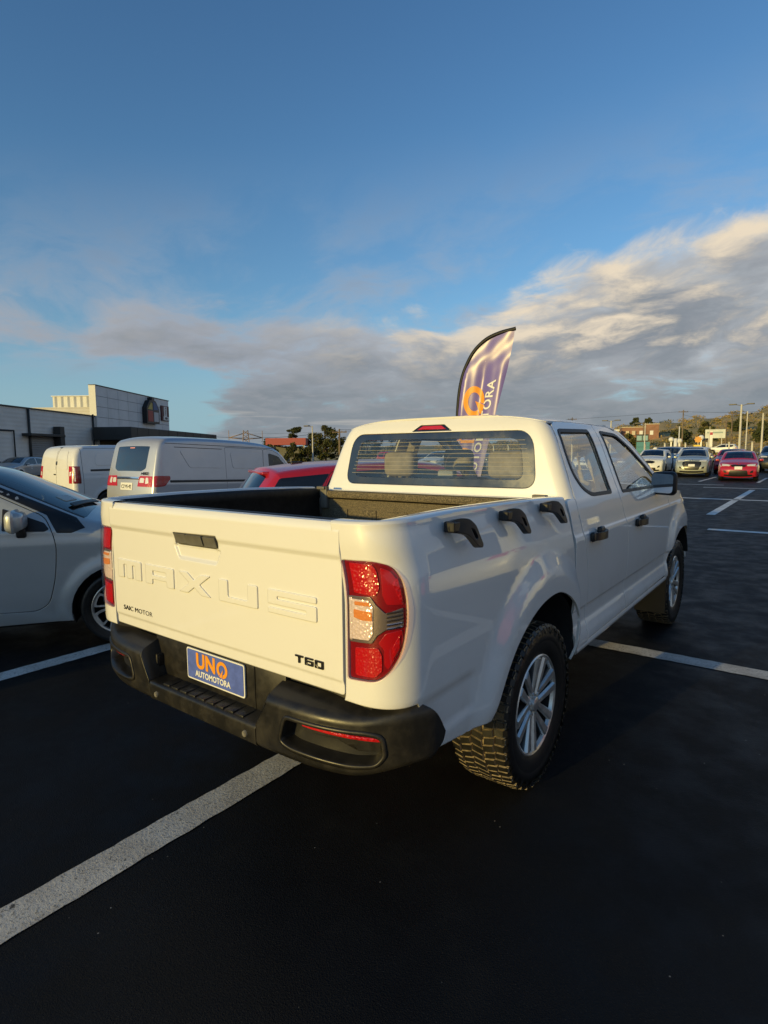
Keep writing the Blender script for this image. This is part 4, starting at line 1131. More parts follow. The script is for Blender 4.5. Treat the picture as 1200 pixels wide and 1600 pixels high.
    pil(1.33, .80, 1.33, 1.33, .12); pil(1.33, 1.33, 1.33, 1.70, .09); pil(.60, 1.30, .63, 1.70, .08); pil(2.60, 1.26, 1.85, 1.68, .06); pil(1.85, 1.69, .62, 1.70, .06)
    bm_obj('pillar_trim', bm, M_TRIM, TR, ang=40)
    bm = bmesh.new(); xh = float(cab_x(1.25, 1.45)) - .10
    add_tube(bm, [(sg * xh, 1.24, 1.36), (sg * (xh - .03), 1.21, 1.38), (sg * (xh - .045), 1.20, 1.45), (sg * (xh - .055), 1.20, 1.53), (sg * (xh - .03), 1.24, 1.56)], .015, 8)
    bm_obj('grab_handle', bm, M_TRIM, TR, ang=60)
    bm = bmesh.new(); add_box(bm, (min(sg * .84, sg * .87), .66, .60), (max(sg * .84, sg * .87), 2.60, 1.28), .01)
    bm_obj('door_trim', bm, mat('dark_trim', (.05, .047, .043), .7), TR, ang=30)
    # mirror
    bm = bmesh.new()
    vs = add_box(bm, (-.098, -.055, -.092), (.098, .055, .092), .042, seg=4)
    for v in vs:
        if v.co.y > 0: v.co.x *= .84; v.co.z *= .82
        if v.co.x * 1 < 0: v.co.z *= .97
    bmesh.ops.transform(bm, matrix=Matrix.Translation((sg * .972, 2.335, 1.318)) @ Matrix.Rotation(-sg * math.radians(14), 4, 'Z'), verts=bm.verts)
    add_box(bm, (min(sg * .84, sg * .95), 2.33, 1.235), (max(sg * .84, sg * .95), 2.41, 1.285), .015)
    mo = bm_obj('door_mirror', bm, M_PLAS, TR, ang=50)
    bm = bmesh.new()
    poly = rpoly([(-.083, -.070), (.080, -.074), (.086, .070), (-.078, .078)], .03, 4)
    T_ = Matrix.Translation((sg * .972, 2.335, 1.318)) @ Matrix.Rotation(-sg * math.radians(14), 4, 'Z')
    f = bm.faces.new([bm.verts.new(T_ @ Vector((a, -.0565, b))) for a, b in poly])
    bm_obj('mirror_glass', bm, M_MIRROR, mo)

# roof
ro = []
ys = np.linspace(.585, 1.86, 26)
ro = [(float(XE(y)) - .001, y) for y in ys] + [(x, 1.86 + .05 * (1 - (x / .70)**2)) for x in np.linspace(.66, -.66, 15)] + [(-float(XE(y)) + .001, y) for y in ys[::-1]]
ro += [(x, .578 - .034 * (1 - (x / .70)**2)) for x in np.linspace(-.66, .66, 15)]
rf = panel('roof', ro, [], lambda x, y: np.stack([x, y, roof_z(x, y)], -1), M_WHITE, TR, .05, .012, .006, edge_res=.03)
# windscreen, A pillars, bonnet
AL = [(1.70, 1.737), (1.86, 1.705), (2.08, 1.616), (2.36, 1.474), (2.60, 1.339), (2.745, 1.245)]
al = np.array(smooth_poly(AL, 5)); E0 = np.stack([cab_x(al[:, 0], al[:, 1]), al[:, 0], al[:, 1]], -1)
E1 = E0 + np.array([-.045, .045, .030]); E1[:6, 2] -= .014
for sg in (1, -1):
    A = np.array([E0, E0 * .5 + E1 * .5 + np.array([.004, .004, .008]), E1]); A[:, :, 0] *= sg
    loft('a_pillar', A, M_WHITE, TR, True, flip=sg < 0)
xs = np.linspace(-1, 1, 21)
rows = [[(e[0] * t, e[1] + .30 * (1 - t * t) * (.35 + .65 * i / len(E1)), e[2] + .028 * (1 - t * t)) for t in xs] for i, e in enumerate(E1)]
loft('windscreen', np.array(rows), M_GLASS, TR, True)
ys = np.linspace(2.78, 4.05, 22)
fz = np.interp(ys, [2.74, 2.95, 3.30, 3.70, 3.92, 4.02, 4.06], [1.232, 1.228, 1.205, 1.150, 1.090, 1.02, .97])
rows = [[(float(cab_x(y, z)) * t * .995, y + (.10 * (1 - t * t) if y > 3.6 else 0), z + .004 + .07 * (1 - abs(t)**2.2) - .0 * t) for t in xs] for y, z in zip(ys, fz)]
loft('bonnet', np.array(rows), M_WHITE, TR, True, flip=False)
rows = []
for z in np.linspace(1.0, .56, 9):
    rows.append([(float(cab_x(4.05, z)) * t * .90, 4.05 + .16 * (1 - abs(t)**2.5) - .06 * max(0, (.62 - z)), z) for t in xs])
loft('front_bumper', np.array(rows), M_WHITE, TR, True)
bm = bmesh.new(); add_box(bm, (-.52, 4.15, .72), (.52, 4.225, .98), .02); bm_obj('grille', bm, M_GLOSSB, TR, ang=30)
for sg in (1, -1):
    bm = bmesh.new(); add_box(bm, (sg * .62 - .15, 4.06, .86), (sg * .62 + .15, 4.14, 1.0), .03); bm_obj('headlight', bm, M_CLEAR, TR, ang=40)

# interior
dk = mat('dark_trim', (.05, .047, .043), .7)
bm = bmesh.new(); add_box(bm, (-.84, .56, .52), (.84, 2.9, .56)); add_box(bm, (-.83, .52, .56), (.83, .56, 1.33)); bm_obj('cab_floor', bm, dk, TR)
bm = bmesh.new(); add_box(bm, (-.80, 2.18, .85), (.80, 2.70, 1.20), .05, seg=3); add_box(bm, (-.52, 2.20, 1.18), (-.20, 2.36, 1.25), .03); bm_obj('dashboard', bm, dk, TR, ang=40)
def seat(x0, x1, y, zb, lean, head, hz):
    bm = bmesh.new()
    add_box(bm, (x0, y - .02, zb), (x1, y + .48, zb + .14), .05, seg=3)
    add_box(bm, (x0, y - .08, zb + .10), (x1, y + .05, zb + .64), .05, seg=3, rot=Matrix.Rotation(lean, 3, 'X'), org=(0, y, zb + .1))
    s = bm_obj('seat', bm, M_SEAT, TR, ang=40)
    for hx in head:
        bm = bmesh.new(); add_box(bm, (hx - .125, y - .16, hz), (hx + .125, y - .05, hz + .17), .045, seg=4)
        for q in (-.05, .05): add_tube(bm, [(hx + q, y - .10, hz - .10), (hx + q, y - .10, hz + .03)], .006, 6)
        bm_obj('headrest', bm, M_SEAT, s, ang=40)
seat(-.66, .66, .86, .72, .12, (-.40, .40), 1.405)
seat(-.64, -.12, 1.62, .74, .12, (-.38,), 1.42)
seat(.12, .64, 1.62, .74, .12, (.38,), 1.42)
bm = bmesh.new(); add_lathe(bm, [(.0 + .014 * math.cos(a), .18 + .014 * math.sin(a)) for a in np.linspace(0, 2 * math.pi, 9)[:-1]], 32, closed=True)
add_box(bm, (-.01, -.17, -.02), (.01, .17, .02), .004); add_box(bm, (-.02, -.06, -.06), (.02, .06, .06), .015)
sw = bm_obj('steering_wheel', bm, M_GLOSSB, TR, ang=50); sw.location = (-.37, 2.12, 1.14); sw.rotation_euler = (0, math.radians(-25), math.radians(90))
# underbody
bm = bmesh.new()
for sg in (1, -1): add_box(bm, (sg * .46 - .05, -1.08, .50), (sg * .46 + .05, 3.9, .62))
add_box(bm, (-.80, .45, .50), (.80, 2.62, .56)); add_box(bm, (-.55, -1.0, .62), (.55, .45, .84)); add_box(bm, (-.60, 2.6, .42), (.60, 3.95, .70))
add_box(bm, (-.80, -1.03, .60), (.80, -.62, .84)); add_box(bm, (-.45, -.95, .52), (.45, -.50, .64), .04)
add_tube(bm, [(-.78, 0, .385), (-.1, 0, .385), (.1, 0, .385), (.78, 0, .385)], .045, 12); add_tube(bm, [(-.17, 0, .385), (.17, 0, .385)], .13, 16)
add_tube(bm, [(0, 0, .40), (0, 2.5, .47)], .04, 10); add_tube(bm, [(.55, -.9, .42), (.5, .8, .46), (.4, 2.3, .46)], .035, 10)
add_tube(bm, [(-.78, 3.155, .385), (.78, 3.155, .385)], .04, 12)
bm_obj('chassis', bm, M_DARK, TR, ang=40)
for sg in (1, -1):
    bm = bmesh.new(); add_box(bm, (min(sg * .70, sg * .945), 2.675, .20), (max(sg * .70, sg * .945), 2.685, .56), .003); bm_obj('mudflap', bm, M_PLAS, TR)

w0 = build_wheel(TR, .385, .262, .228, True, 'double6', 1, M_ALLOY, (.802, 0, .385))
for (x, y) in ((.802, 3.155), (-.802, 0), (-.802, 3.155)):
    c = copy_tree(w0, TR); c.location = (x, y, .385); c.rotation_euler = (rnd.uniform(0, 1), 0, math.pi if x < 0 else 0)
# ================================================================ other vehicles (one generator, many bodies)
class Car:
    def __init__(s, sil, W, belt, tum=.36, r=.09, cr_end=.10, end_a=.7, wheels=(.75, 3.3), R=.31, arch=.05, bottom=.24, crown=.035, bow=.10, tuck=.03, crease=.0, shoulder=None):
        s.W2 = W / 2; s.belt = belt; s.tum = tum; s.r = r; s.cre = cr_end; s.ea = end_a; s.wheels = wheels; s.R = R; s.arch = arch
        s.bottom = bottom; s.crown = crown; s.bow = bow; s.tuck = tuck; s.crease = crease; s.sh = shoulder
        p = np.array(smooth_poly(sil, 6)); s.sil = p
        s.t = np.concatenate([[0], np.cumsum(np.hypot(*np.diff(p, axis=0).T))])
        s.y0 = p[:, 0].min(); s.y1 = p[:, 0].max()
        i = np.argmax(p[:, 1]); 
        T = np.gradient(p, axis=0); T /= np.hypot(*T.T)[:, None]
        s.N = np.stack([-T[:, 1], T[:, 0]], -1)
    def xr(s, y, z, rnd_=True):
        y = np.asarray(y, float); z = np.asarray(z, float)
        x = s.W2 + 0 * y
        a = s.ea
        x = x - s.cre * np.clip((s.y0 + a - y) / a, 0, 1)**2.2 - s.cre * 1.25 * np.clip((y - s.y1 + a * 1.2) / (a * 1.2), 0, 1)**2.2
        b = np.interp(y, *s.belt) if isinstance(s.belt, tuple) else s.belt
        x = x - s.tum * np.maximum(z - b, 0) - .012 * sst(b - .10, b, z)
        x = x - s.tuck * np.clip((.48 - z) / .25, 0, 1)**2
        x = x - s.crease * sst(.62, .45, np.abs(z - .56) * 3 + .30) 
        for wy in s.wheels:
            rr = np.hypot(y - wy, z - s.R); x = x + .018 * (1 - sst(s.R + .06, s.R + .17, rr))
        return x
    def side(s, y, z):
        y = np.asarray(y, float); z = np.asarray(z, float)
        sh = y.shape; P = np.stack([y.ravel(), z.ravel()], -1)
        d = pdist(P, s.sil, closed=False).reshape(sh); d = np.minimum(np.maximum(d, .0008), s.r)
        x = s.xr(y, z) - (s.r - np.sqrt(np.maximum(s.r**2 - (s.r - d)**2, 0)))
        return np.stack([x, y, z], -1)
    def xe(s, t):
        y = np.interp(t, s.t, s.sil[:, 0]); z = np.interp(t, s.t, s.sil[:, 1])
        return s.xr(y, z) - s.r + math.sqrt(s.r**2 - (s.r - .0008)**2)
    def strip(s, u, t):
        """u: fraction of half width"""
        u = np.asarray(u, float); t = np.asarray(t, float)
        y = np.interp(t, s.t, s.sil[:, 0]); z = np.interp(t, s.t, s.sil[:, 1])
        ny = np.interp(t, s.t, s.N[:, 0]); nz = np.interp(t, s.t, s.N[:, 1])
        q = np.clip(u / .8, -1, 1)
        k = np.abs(ny); h = (s.crown * (1 - k) + s.bow * k) * (1 - np.abs(q)**2.2)
        return np.stack([q * s.xe(t), y + ny * h, z + nz * h], -1)
    def T(s, y=None, z=None, front=None):
        """silhouette parameter at given y on the upper line"""
        if y is not None:
            idx = np.arange(len(s.sil)); top_ = int(np.argmax(s.sil[:, 1]))
            if front is True: seg = idx[top_:]; return float(np.interp(y, s.sil[seg, 0], s.t[seg]))
            if front is False: seg = idx[:top_ + 1]; return float(np.interp(y, s.sil[seg, 0], s.t[seg]))
        top_ = int(np.argmax(s.sil[:, 1])); 
        if front: seg = np.arange(top_, len(s.sil))[::-1]
        else: seg = np.arange(0, top_ + 1)
        zz = s.sil[seg, 1]; o = np.argsort(zz); return float(np.interp(z, zz[o], s.t[seg][o]))
    def outline(s):
        b = s.bottom; pts = [tuple(p) for p in s.sil]
        (yr, yf) = s.wheels; ra = s.R + s.arch
        low = []
        for wy in (yf, yr):
            a0 = math.asin(max(-.9, min(.9, (b - s.R) / ra)))
            low.append((wy + ra * math.cos(a0), b))
            for k in range(1, 18): 
                a = a0 + (math.pi - 2 * a0) * k / 18
                low.append((wy + ra * math.cos(a), s.R + ra * math.sin(a)))
            low.append((wy - ra * math.cos(a0), b))
        return pts + low

def build_car(name, C, paint, sidewins, strips=(), panels=(), doors=(), res=.06, glass=None, face=M_ALLOYD, spokes='five', loc=(0, 0, 0), rz=0, label='', cat='car', group=None,
              rake=0., mirrors=None, mirror_mat=None, lower=None, wheel_w=.20, rimr=.20, interior=True, plate=None, gapm=None):
    root = empty(name, loc, rz, label, cat, group)
    if rake: root.rotation_euler = (rake, 0, rz)
    glass = glass or M_GLASSD
    OUT = C.outline()
    S_ = lambda y, z: C.side(y, z)
    r = C.r; rings = [r * .12, r * .35, r * .7]
    shoots = [s for s in strips if s[0] == 'glass']
    # strip
    T1 = float(C.t[-1])
    hol = [s[2] for s in shoots]
    # the roof/bonnet/bumper sheet and both flanks are one body
    holes = []
    for d in doors: holes.append(d)
    wins_free = [w for w in sidewins if not any(inside(np.array([np.mean(w, 0)]), np.array(d))[0] for d in doors)]
    pieces = []
    body = None
    sgs = (1, -1)
    for sg in sgs:
        hs = [inset_pts(densify(d, res), -.003) for d in doors] + [list(w) for w in wins_free]
        b = panel('body', OUT, hs, S_, paint, root, res, .012, .003, mirror=sg < 0, rings=rings, edge_res=min(res, .05))
        pieces.append(b)
        for d in doors:
            dw = [w for w in sidewins if inside(np.array([np.mean(w, 0)]), np.array(d))[0]]
            panel('door', inset_pts(densify(d, res), .003), [list(w) for w in dw], S_, paint, root, res, .014, .003, mirror=sg < 0, edge_res=min(res, .05), rings=[])
        for w in sidewins:
            wl = densify(w, res * .7)
            fr = panel('side_window', inset_pts(wl, -.012), [], S_, glass, root, res * 1.3, .004, 0, mirror=sg < 0, off=-.004)
            if res < .05: panel('window_frame', inset_pts(wl, -.010), [inset_pts(wl, .012)], S_, M_SEAL, fr, res, .006, .001, mirror=sg < 0, off=.002)
        for nm, where, poly, m_, off in panels:
            if where == 'side': panel(nm, poly, [], S_, m_, root, res * .8, .008, .002, mirror=sg < 0, off=off, edge_res=min(res, .04))
            if where == 'right' and sg > 0: panel(nm, poly, [], S_, m_, root, res * .8, .008, .002, off=off, edge_res=min(res, .04))
    cap = panel('body', [(-.8, 0), (.8, 0), (.8, T1), (-.8, T1)], hol, C.strip, paint, root, res * 1.2, .01, 0, edge_res=res, orient=1)
    pieces.append(cap)
    for s in shoots:
        wl = densify(s[2], res)
        panel(s[1], inset_pts(wl, -.01), [], C.strip, s[3] if len(s) > 3 else glass, root, res, .004, 0, off=-.003)
    for nm, where, poly, m_, off in panels:
        if where == 'strip': panel(nm, poly, [], C.strip, m_, root, res * .7, .010, .002, off=off, edge_res=min(res, .035))
        if where == 'strip2':
            for k in (1, -1):
                panel(nm, [(a * k, b) for a, b in poly][::k], [], C.strip, m_, root, res * .7, .010, .002, off=off, edge_res=min(res, .035))
    # join the body sheets into one mesh
    me = pieces[0].data
    V = []; F = []; Nn = []
    base = 0
    for p in pieces:
        m2 = p.data; V += [tuple(v.co) for v in m2.vertices]
        cn = [None] * len(m2.vertices)
        for l in m2.loops: cn[l.vertex_index] = tuple(m2.corner_normals[l.index].vector)
        Nn += [c or (0, 0, 1) for c in cn]
        F += [tuple(base + i for i in q.vertices) for q in m2.polygons]; base += len(m2.vertices)
    for p in pieces: bpy.data.objects.remove(p)
    mesh_obj('body', V, F, paint, root, True, None, Nn)
    # dark inner shell, floor, seats
    if interior:
        bm = bmesh.new()
        w = C.W2 - .10; yr, yf = C.wheels; zb = float(np.interp((yr + yf) / 2, *C.belt)) if isinstance(C.belt, tuple) else C.belt
        add_box(bm, (-w, yr + C.R + .1, C.bottom - .03), (w, yf - C.R - .1, C.bottom + .06))
        add_box(bm, (-w + .12, C.y0 + .15, C.bottom), (w - .12, C.y1 - .12, C.bottom + .30))
        add_box(bm, (-w + .02, yf - C.R - .45, zb - .45), (w - .02, yf - C.R - .12, zb - .04), .04)
        add_box(bm, (-w + .02, C.y0 + .25, C.bottom), (w - .02, C.y0 + .9, zb - .12))
        bm_obj('floor_pan', bm, M_DARK, root, ang=30)
        ys = yf - C.R - 1.35; yb = ys - .9
        for k, (x0, x1, y) in enumerate(((-.60, -.12, ys), (.12, .60, ys), (-.60, .60, yb))):
            if y < C.y0 + .6: continue
            bm = bmesh.new(); add_box(bm, (x0, y, zb - .55), (x1, y + .45, zb - .40), .04); add_box(bm, (x0, y - .08, zb - .45), (x1, y + .06, zb + .12), .05)
            for hx in ((x0 + x1) / 2,) if x1 - x0 < .8 else (-.34, .34): add_box(bm, (hx - .12, y - .12, zb + .12), (hx + .12, y - .03, zb + .28), .04)
            bm_obj('seat', bm, M_SEAT, root, ang=40)
        for wy in C.wheels:
            for sg in (1, -1):
                bm = bmesh.new()
                ra = C.R + C.arch - .004
                for k in range(14):
                    a0 = -.3 + (math.pi + .6) * k / 14; a1 = -.3 + (math.pi + .6) * (k + 1) / 14
                    vs = [bm.verts.new((sg * xx, wy + ra * math.cos(a), C.R + ra * math.sin(a))) for xx, a in ((C.W2 - .02, a0), (C.W2 - .02, a1), (C.W2 - .30, a1), (C.W2 - .30, a0))]
                    bm.faces.new(vs)
                bm_obj('wheel_arch_liner', bm, M_DARK, root)
    # wheels
    w0 = build_wheel(root, C.R, wheel_w, rimr, False, spokes, 1, face, (C.W2 - wheel_w / 2 - .006, C.wheels[0], C.R))
    for x, y in ((1, C.wheels[1]), (-1, C.wheels[0]), (-1, C.wheels[1])):
        c = copy_tree(w0, root); c.location = (x * (C.W2 - wheel_w / 2 - .006), y, C.R); c.rotation_euler = (rnd.uniform(0, 6), 0, math.pi if x < 0 else 0)
    if mirrors:
        for sg in (1, -1):
            my, mz, ms = mirrors
            x0 = float(C.xr(my, mz)) + .04
            bm = bmesh.new(); vs = add_box(bm, (-.11 * ms, -.06, -.075 * ms), (.11 * ms, .06, .075 * ms), .045 * ms, seg=4)
            for v in vs:
                if v.co.y > 0: v.co.x *= .85; v.co.z *= .82
            bmesh.ops.transform(bm, matrix=Matrix.Translation((sg * (x0 + .10), my, mz)), verts=bm.verts)
            n0 = len(bm.faces)
            add_box(bm, (min(sg * (x0 - .06), sg * (x0 + .03)), my - .03, mz - .12 * ms), (max(sg * (x0 - .06), sg * (x0 + .03)), my + .04, mz - .03), .015, 1)
            bm_obj('door_mirror', bm, [mirror_mat or paint, M_PLAS], root, ang=45)
    return root

def car_paint(name, col, metal=.0, rough=.3):
    return mat(name, col, rough, metal=metal, coat=.7, noise=.03, nscale=3)
P_RED = car_paint('red_paint', (.42, .012, .022))
P_SILV = car_paint('silver_paint', (.42, .44, .44), .28, .30)
P_VAN = car_paint('van_silver_white', (.50, .51, .54), .45, .32)
P_VANW = car_paint('van_white', (.76, .76, .74))
P_WHT = car_paint('far_white_paint', (.74, .74, .70))
P_BEI = car_paint('pale_green_grey_paint', (.40, .43, .38), .3)
P_BLK = car_paint('dark_paint', (.02, .025, .028))
P_BLUE = car_paint('dark_blue_paint', (.02, .03, .07))
P_GREY = car_paint('grey_paint', (.16, .17, .18), .4)

HATCH = [(.10, .24), (.02, .36), (.00, .58), (.05, .86), (.10, .95), (.26, 1.18), (.44, 1.375), (.56, 1.415), (.95, 1.450), (1.50, 1.462), (1.95, 1.448), (2.30, 1.39), (2.70, 1.205), (3.05, 1.03), (3.20, .985), (3.55, .915), (3.82, .82), (3.97, .70), (4.04, .52), (4.02, .34), (3.94, .22)]
SUV = [(.10, .28), (.02, .42), (.00, .66), (.06, .98), (.10, 1.08), (.22, 1.30), (.36, 1.53), (.50, 1.585), (.95, 1.622), (1.55, 1.63), (2.02, 1.612), (2.32, 1.55), (2.70, 1.36), (3.02, 1.175), (3.18, 1.135), (3.60, 1.06), (3.88, .96), (4.06, .80), (4.14, .58), (4.12, .36), (4.04, .26)]
def hatch(**k): return Car(HATCH, 1.73, ([0, 1.2, 3.1], [.98, .95, .90]), wheels=(.68, 3.24), R=.31, **k)
def suv(**k): return Car(SUV, 1.80, ([0, 1.2, 3.1], [1.10, 1.08, 1.02]), wheels=(.72, 3.30), R=.34, bottom=.28, tum=.30, **k)
HW = [rpoly([(.55, 1.31), (1.44, 1.385), (1.44, .995), (.98, 1.000), (.62, 1.10)], .04, 3), rpoly([(1.53, 1.390), (1.98, 1.375), (2.36, 1.255), (2.82, 1.005), (1.53, .990)], .04, 3)]
SW = [rpoly([(.48, 1.46), (1.46, 1.545), (1.46, 1.135), (.66, 1.15), (.42, 1.26)], .04, 3), rpoly([(1.55, 1.545), (2.02, 1.53), (2.40, 1.40), (2.80, 1.155), (1.55, 1.13)], .04, 3)]

def dress(C, kind, grille='wide', plate=True, lampm=None):
    """front and rear furniture as panels over the sheet; t values from the silhouette"""
    P = []
    zt = lambda z: C.T(z=z, front=True); zr = lambda z: C.T(z=z, front=False)
    hb = .18 if kind == 'suv' else 0
    lampm = lampm or mat('headlamp', (.85, .85, .80), .15, metal=.2, coat=1.0, fn=rib_fn)
    P.append(('headlight', 'strip2', rpoly([(.42, zt(.70 + hb)), (.42, zt(.76 + hb)), (.79, zt(.84 + hb)), (.79, zt(.73 + hb))][::-1], .02, 2), lampm, .004))
    P.append(('headlight', 'side', rpoly([(C.y1 - .10, .70 + hb), (C.y1 - .10, .75 + hb), (C.y1 - .42, .86 + hb), (C.y1 - .34, .76 + hb)][::-1], .02, 2), lampm, .004))
    if grille == 'wide':
        P.append(('grille', 'strip', rpoly([(-.34, zt(.66 + hb)), (.34, zt(.66 + hb)), (.38, zt(.74 + hb)), (-.38, zt(.74 + hb))][::-1], .02, 2)[::-1][::-1], M_PLAS, .004))
        P.append(('lower_grille', 'strip', rpoly([(-.50, zt(.34 + hb * .4)), (.50, zt(.34 + hb * .4)), (.44, zt(.52 + hb * .5)), (-.44, zt(.52 + hb * .5))], .04, 2), M_PLAS, .004))
    elif grille == 'oval':
        a = [( .40 * math.cos(q), zt(.80) + .085 * math.sin(q) * (zt(.70) - zt(.90)) / .2) for q in np.linspace(0, 2 * math.pi, 20, endpoint=False)]
        P.append(('grille', 'strip', a, M_PLAS, .005))
        P.append(('lower_grille', 'strip', rpoly([(-.52, zt(.34)), (.52, zt(.34)), (.46, zt(.50)), (-.46, zt(.50))], .03, 2), M_PLAS, .004))
    elif grille == 'big':
        P.append(('grille', 'strip', rpoly([(-.40, zt(.44)), (.40, zt(.44)), (.56, zt(.72)), (.52, zt(.86)), (-.52, zt(.86)), (-.56, zt(.72))], .03, 2), M_PLAS, .004))
        for k in range(6):
            z = .50 + k * .06
            P.append(('grille_bar', 'strip', [(-.46, zt(z)), (.46, zt(z)), (.46, zt(z + .018)), (-.46, zt(z + .018))], M_STEELG, .010))
    P.append(('sill_valance', 'strip', rpoly([(-.74, zt(C.bottom + .03)), (.74, zt(C.bottom + .03)), (.70, zt(C.bottom + .10)), (-.70, zt(C.bottom + .10))], .01, 2), M_PLAS, .003))
    P.append(('fog_lamp', 'strip2', rpoly([(.58, zt(.40 + hb * .5)), (.74, zt(.42 + hb * .5)), (.76, zt(.54 + hb * .5)), (.62, zt(.50 + hb * .5))], .02, 2), M_PLAS, .004))
    P.append(('badge', 'strip', [(.045 * math.cos(q), zt(.775 + hb) + .035 * math.sin(q)) for q in np.linspace(0, 2 * math.pi, 10, endpoint=False)], M_CHROME, .014))
    P.append(('chrome_bar', 'strip2', rpoly([(.10, zt(.745 + hb)), (.44, zt(.755 + hb)), (.44, zt(.77 + hb)), (.10, zt(.76 + hb))], .004, 2), M_CHROME, .008))
    if plate:
        z = .55 + hb * .3
        P.append(('number_plate', 'strip', [(-.19, zt(z)), (.19, zt(z)), (.19, zt(z + .115)), (-.19, zt(z + .115))], M_PLWHITE, .02))
    P.append(('taillight', 'strip2', rpoly([(.50, zr(.80 + hb)), (.79, zr(.80 + hb)), (.79, zr(.94 + hb)), (.55, zr(.94 + hb))], .02, 2), M_RED, .004))
    P.append(('taillight', 'side', rpoly([(C.y0 + .10, .80 + hb), (C.y0 + .34, .86 + hb), (C.y0 + .28, .95 + hb), (C.y0 + .12, .95 + hb)], .02, 2), M_RED, .004))
    for p in P:
        if area2(p[2]) < 0: p[2][:] = p[2][::-1]
    return P
def screens(C, ws, rw):
    """windscreen and rear window polygons in strip space; ws=(y_top,y_base), rw=(y_base,y_top)"""
    t0, t1 = C.T(y=ws[0], front=True), C.T(y=ws[1], front=True); a, b = C.T(y=rw[0], front=False), C.T(y=rw[1], front=False)
    return [('glass', 'windscreen', rpoly([(-.70, t0), (.70, t0), (.745, t1), (-.745, t1)], .05, 3)), ('glass', 'rear_window', rpoly([(-.70, a), (.70, a), (.66, b), (-.66, b)], .05, 3))]

def place(o, x, y, rz, label, scale=None, group=None):
    o.location = (x, y, 0); o.rotation_euler = (0, 0, rz); o['label'] = label
    if group: o['group'] = group
    return o

# ---- far row on the right, noses towards the camera
GR = 'cars parked in the far row facing the camera'
Ch = hatch(); Cs = suv()
def far_car(kind, paint, grille, x, y, label, rz=math.pi, plate=True, cat='car', group=GR, wins=None, sc=1.0):
    C = Ch if kind == 'hatch' else Cs
    scr = screens(C, (2.10, 2.98), (.14, .40)) if kind == 'hatch' else screens(C, (2.12, 2.98), (.12, .34))
    L = C.y1
    # origin at the nose when it faces the camera
    o = build_car('parked_car', C, paint, HW if kind == 'hatch' else SW, scr, dress(C, kind, grille, plate), [], .10, loc=(x, y, 0), rz=rz, label=label, cat=cat, group=group,
                  mirrors=(2.62, 1.02 if kind == 'hatch' else 1.16, .9), rimr=.2 if kind == 'hatch' else .22)
    o.scale = (sc, sc, sc)
    return o
PI = math.pi
far_car('hatch', P_RED, 'wide', -1.74, 35.6, 'bright red hatchback at the right, nose to the camera beside a tall white lamp post', PI + .087, sc=1.03)
far_car('suv', P_BEI, 'big', -4.55, 39.6, 'pale grey green SUV with a large barred grille, left of the red hatchback', PI + .10)
far_car('suv', P_WHT, 'oval', -7.10, 41.2, 'white compact SUV with an oval grille, just right of the pickup door mirror', PI + .06)
ob = far_car('suv', P_RED, 'wide', -2.9, 45.2, 'red SUV half hidden between the grey green SUV and the red hatchback', sc=1.0, group='cars parked in the second far row')
far_car('suv', P_WHT, 'wide', 1.05, 37.6, 'white SUV cut off by the right edge of the photo, its back to the camera', .05, sc=1.0, group='cars parked in the second far row')
far_car('suv', P_BLK, 'wide', -.6, 50.0, 'black SUV behind the white one at the right edge, only its roof showing', sc=1.14, group='cars parked in the third far row')
far_car('suv', P_WHT, 'wide', -5.35, 46.0, 'white SUV showing its roof behind the grey green SUV', sc=1.10, group='cars parked in the second far row')
far_car('suv', P_BLK, 'wide', -7.35, 48.0, 'dark SUV with a raised roof line behind the white compact SUV', sc=1.12, group='cars parked in the second far row')
far_car('hatch', P_BLUE, 'wide', -10.2, 45.0, 'dark blue hatchback left of the white compact SUV with an oval grille', group='cars parked in the second far row')
far_car('hatch', P_WHT, 'wide', -12.6, 45.6, 'white hatchback seen through the front door glass of the pickup', group='cars parked in the second far row')
# row seen through the pickup's windows
far_car('suv', P_GREY, 'wide', -15.2, 36.5, 'grey SUV seen through the right half of the pickup rear window')
far_car('hatch', P_SILV, 'wide', -17.9, 37.0, 'silver hatchback seen through the middle of the pickup rear window')
far_car('suv', P_WHT, 'wide', -20.6, 36.2, 'white SUV seen through the left part of the pickup rear window')
far_car('hatch', P_BLK, 'wide', -23.2, 36.8, 'black hatchback seen through the left end of the pickup rear window')
far_car('suv', P_RED, 'wide', -33.5, 44.0, 'dark red SUV roof above the red hatchback, in front of the trees', PI + 1.2, sc=1.02, group='cars parked in the second far row')

# white car up on the display bank below the billboard
dcar = far_car('hatch', P_WHT, 'wide', -8.0, 98.0, 'white car parked side on below the billboard on the far bank', PI / 2, group='cars on the far bank')
dcar.location.z = 1.0
# ---- silver hatchback beside the pickup, standing askew
GSIL = [(.10, .24), (.02, .36), (.00, .58), (.05, .86), (.12, .97), (.30, 1.20), (.48, 1.38), (.60, 1.42), (1.0, 1.462), (1.55, 1.475), (1.95, 1.462), (2.28, 1.405), (2.66, 1.235), (3.02, 1.065), (3.16, 1.022), (3.50, .965), (3.78, .88), (3.95, .76), (4.03, .55), (4.01, .36), (3.94, .22)]
Cg = Car(GSIL, 1.745, ([0, 1.2, 3.1], [1.0, .98, .955]), wheels=(.75, 3.30), R=.312, arch=.045, bottom=.235, tum=.40, r=.10, crown=.05)
tw = lambda y: Cg.T(y=y, front=True)
gscr = [('glass', 'windscreen', rpoly([(-.76, tw(2.20)), (.76, tw(2.20)), (.785, tw(3.06)), (-.785, tw(3.06))], .04, 3), glass_mat('windscreen_glass', (.22, .26, .28))), screens(Cg, (2.2, 3.0), (.16, .44))[1]]
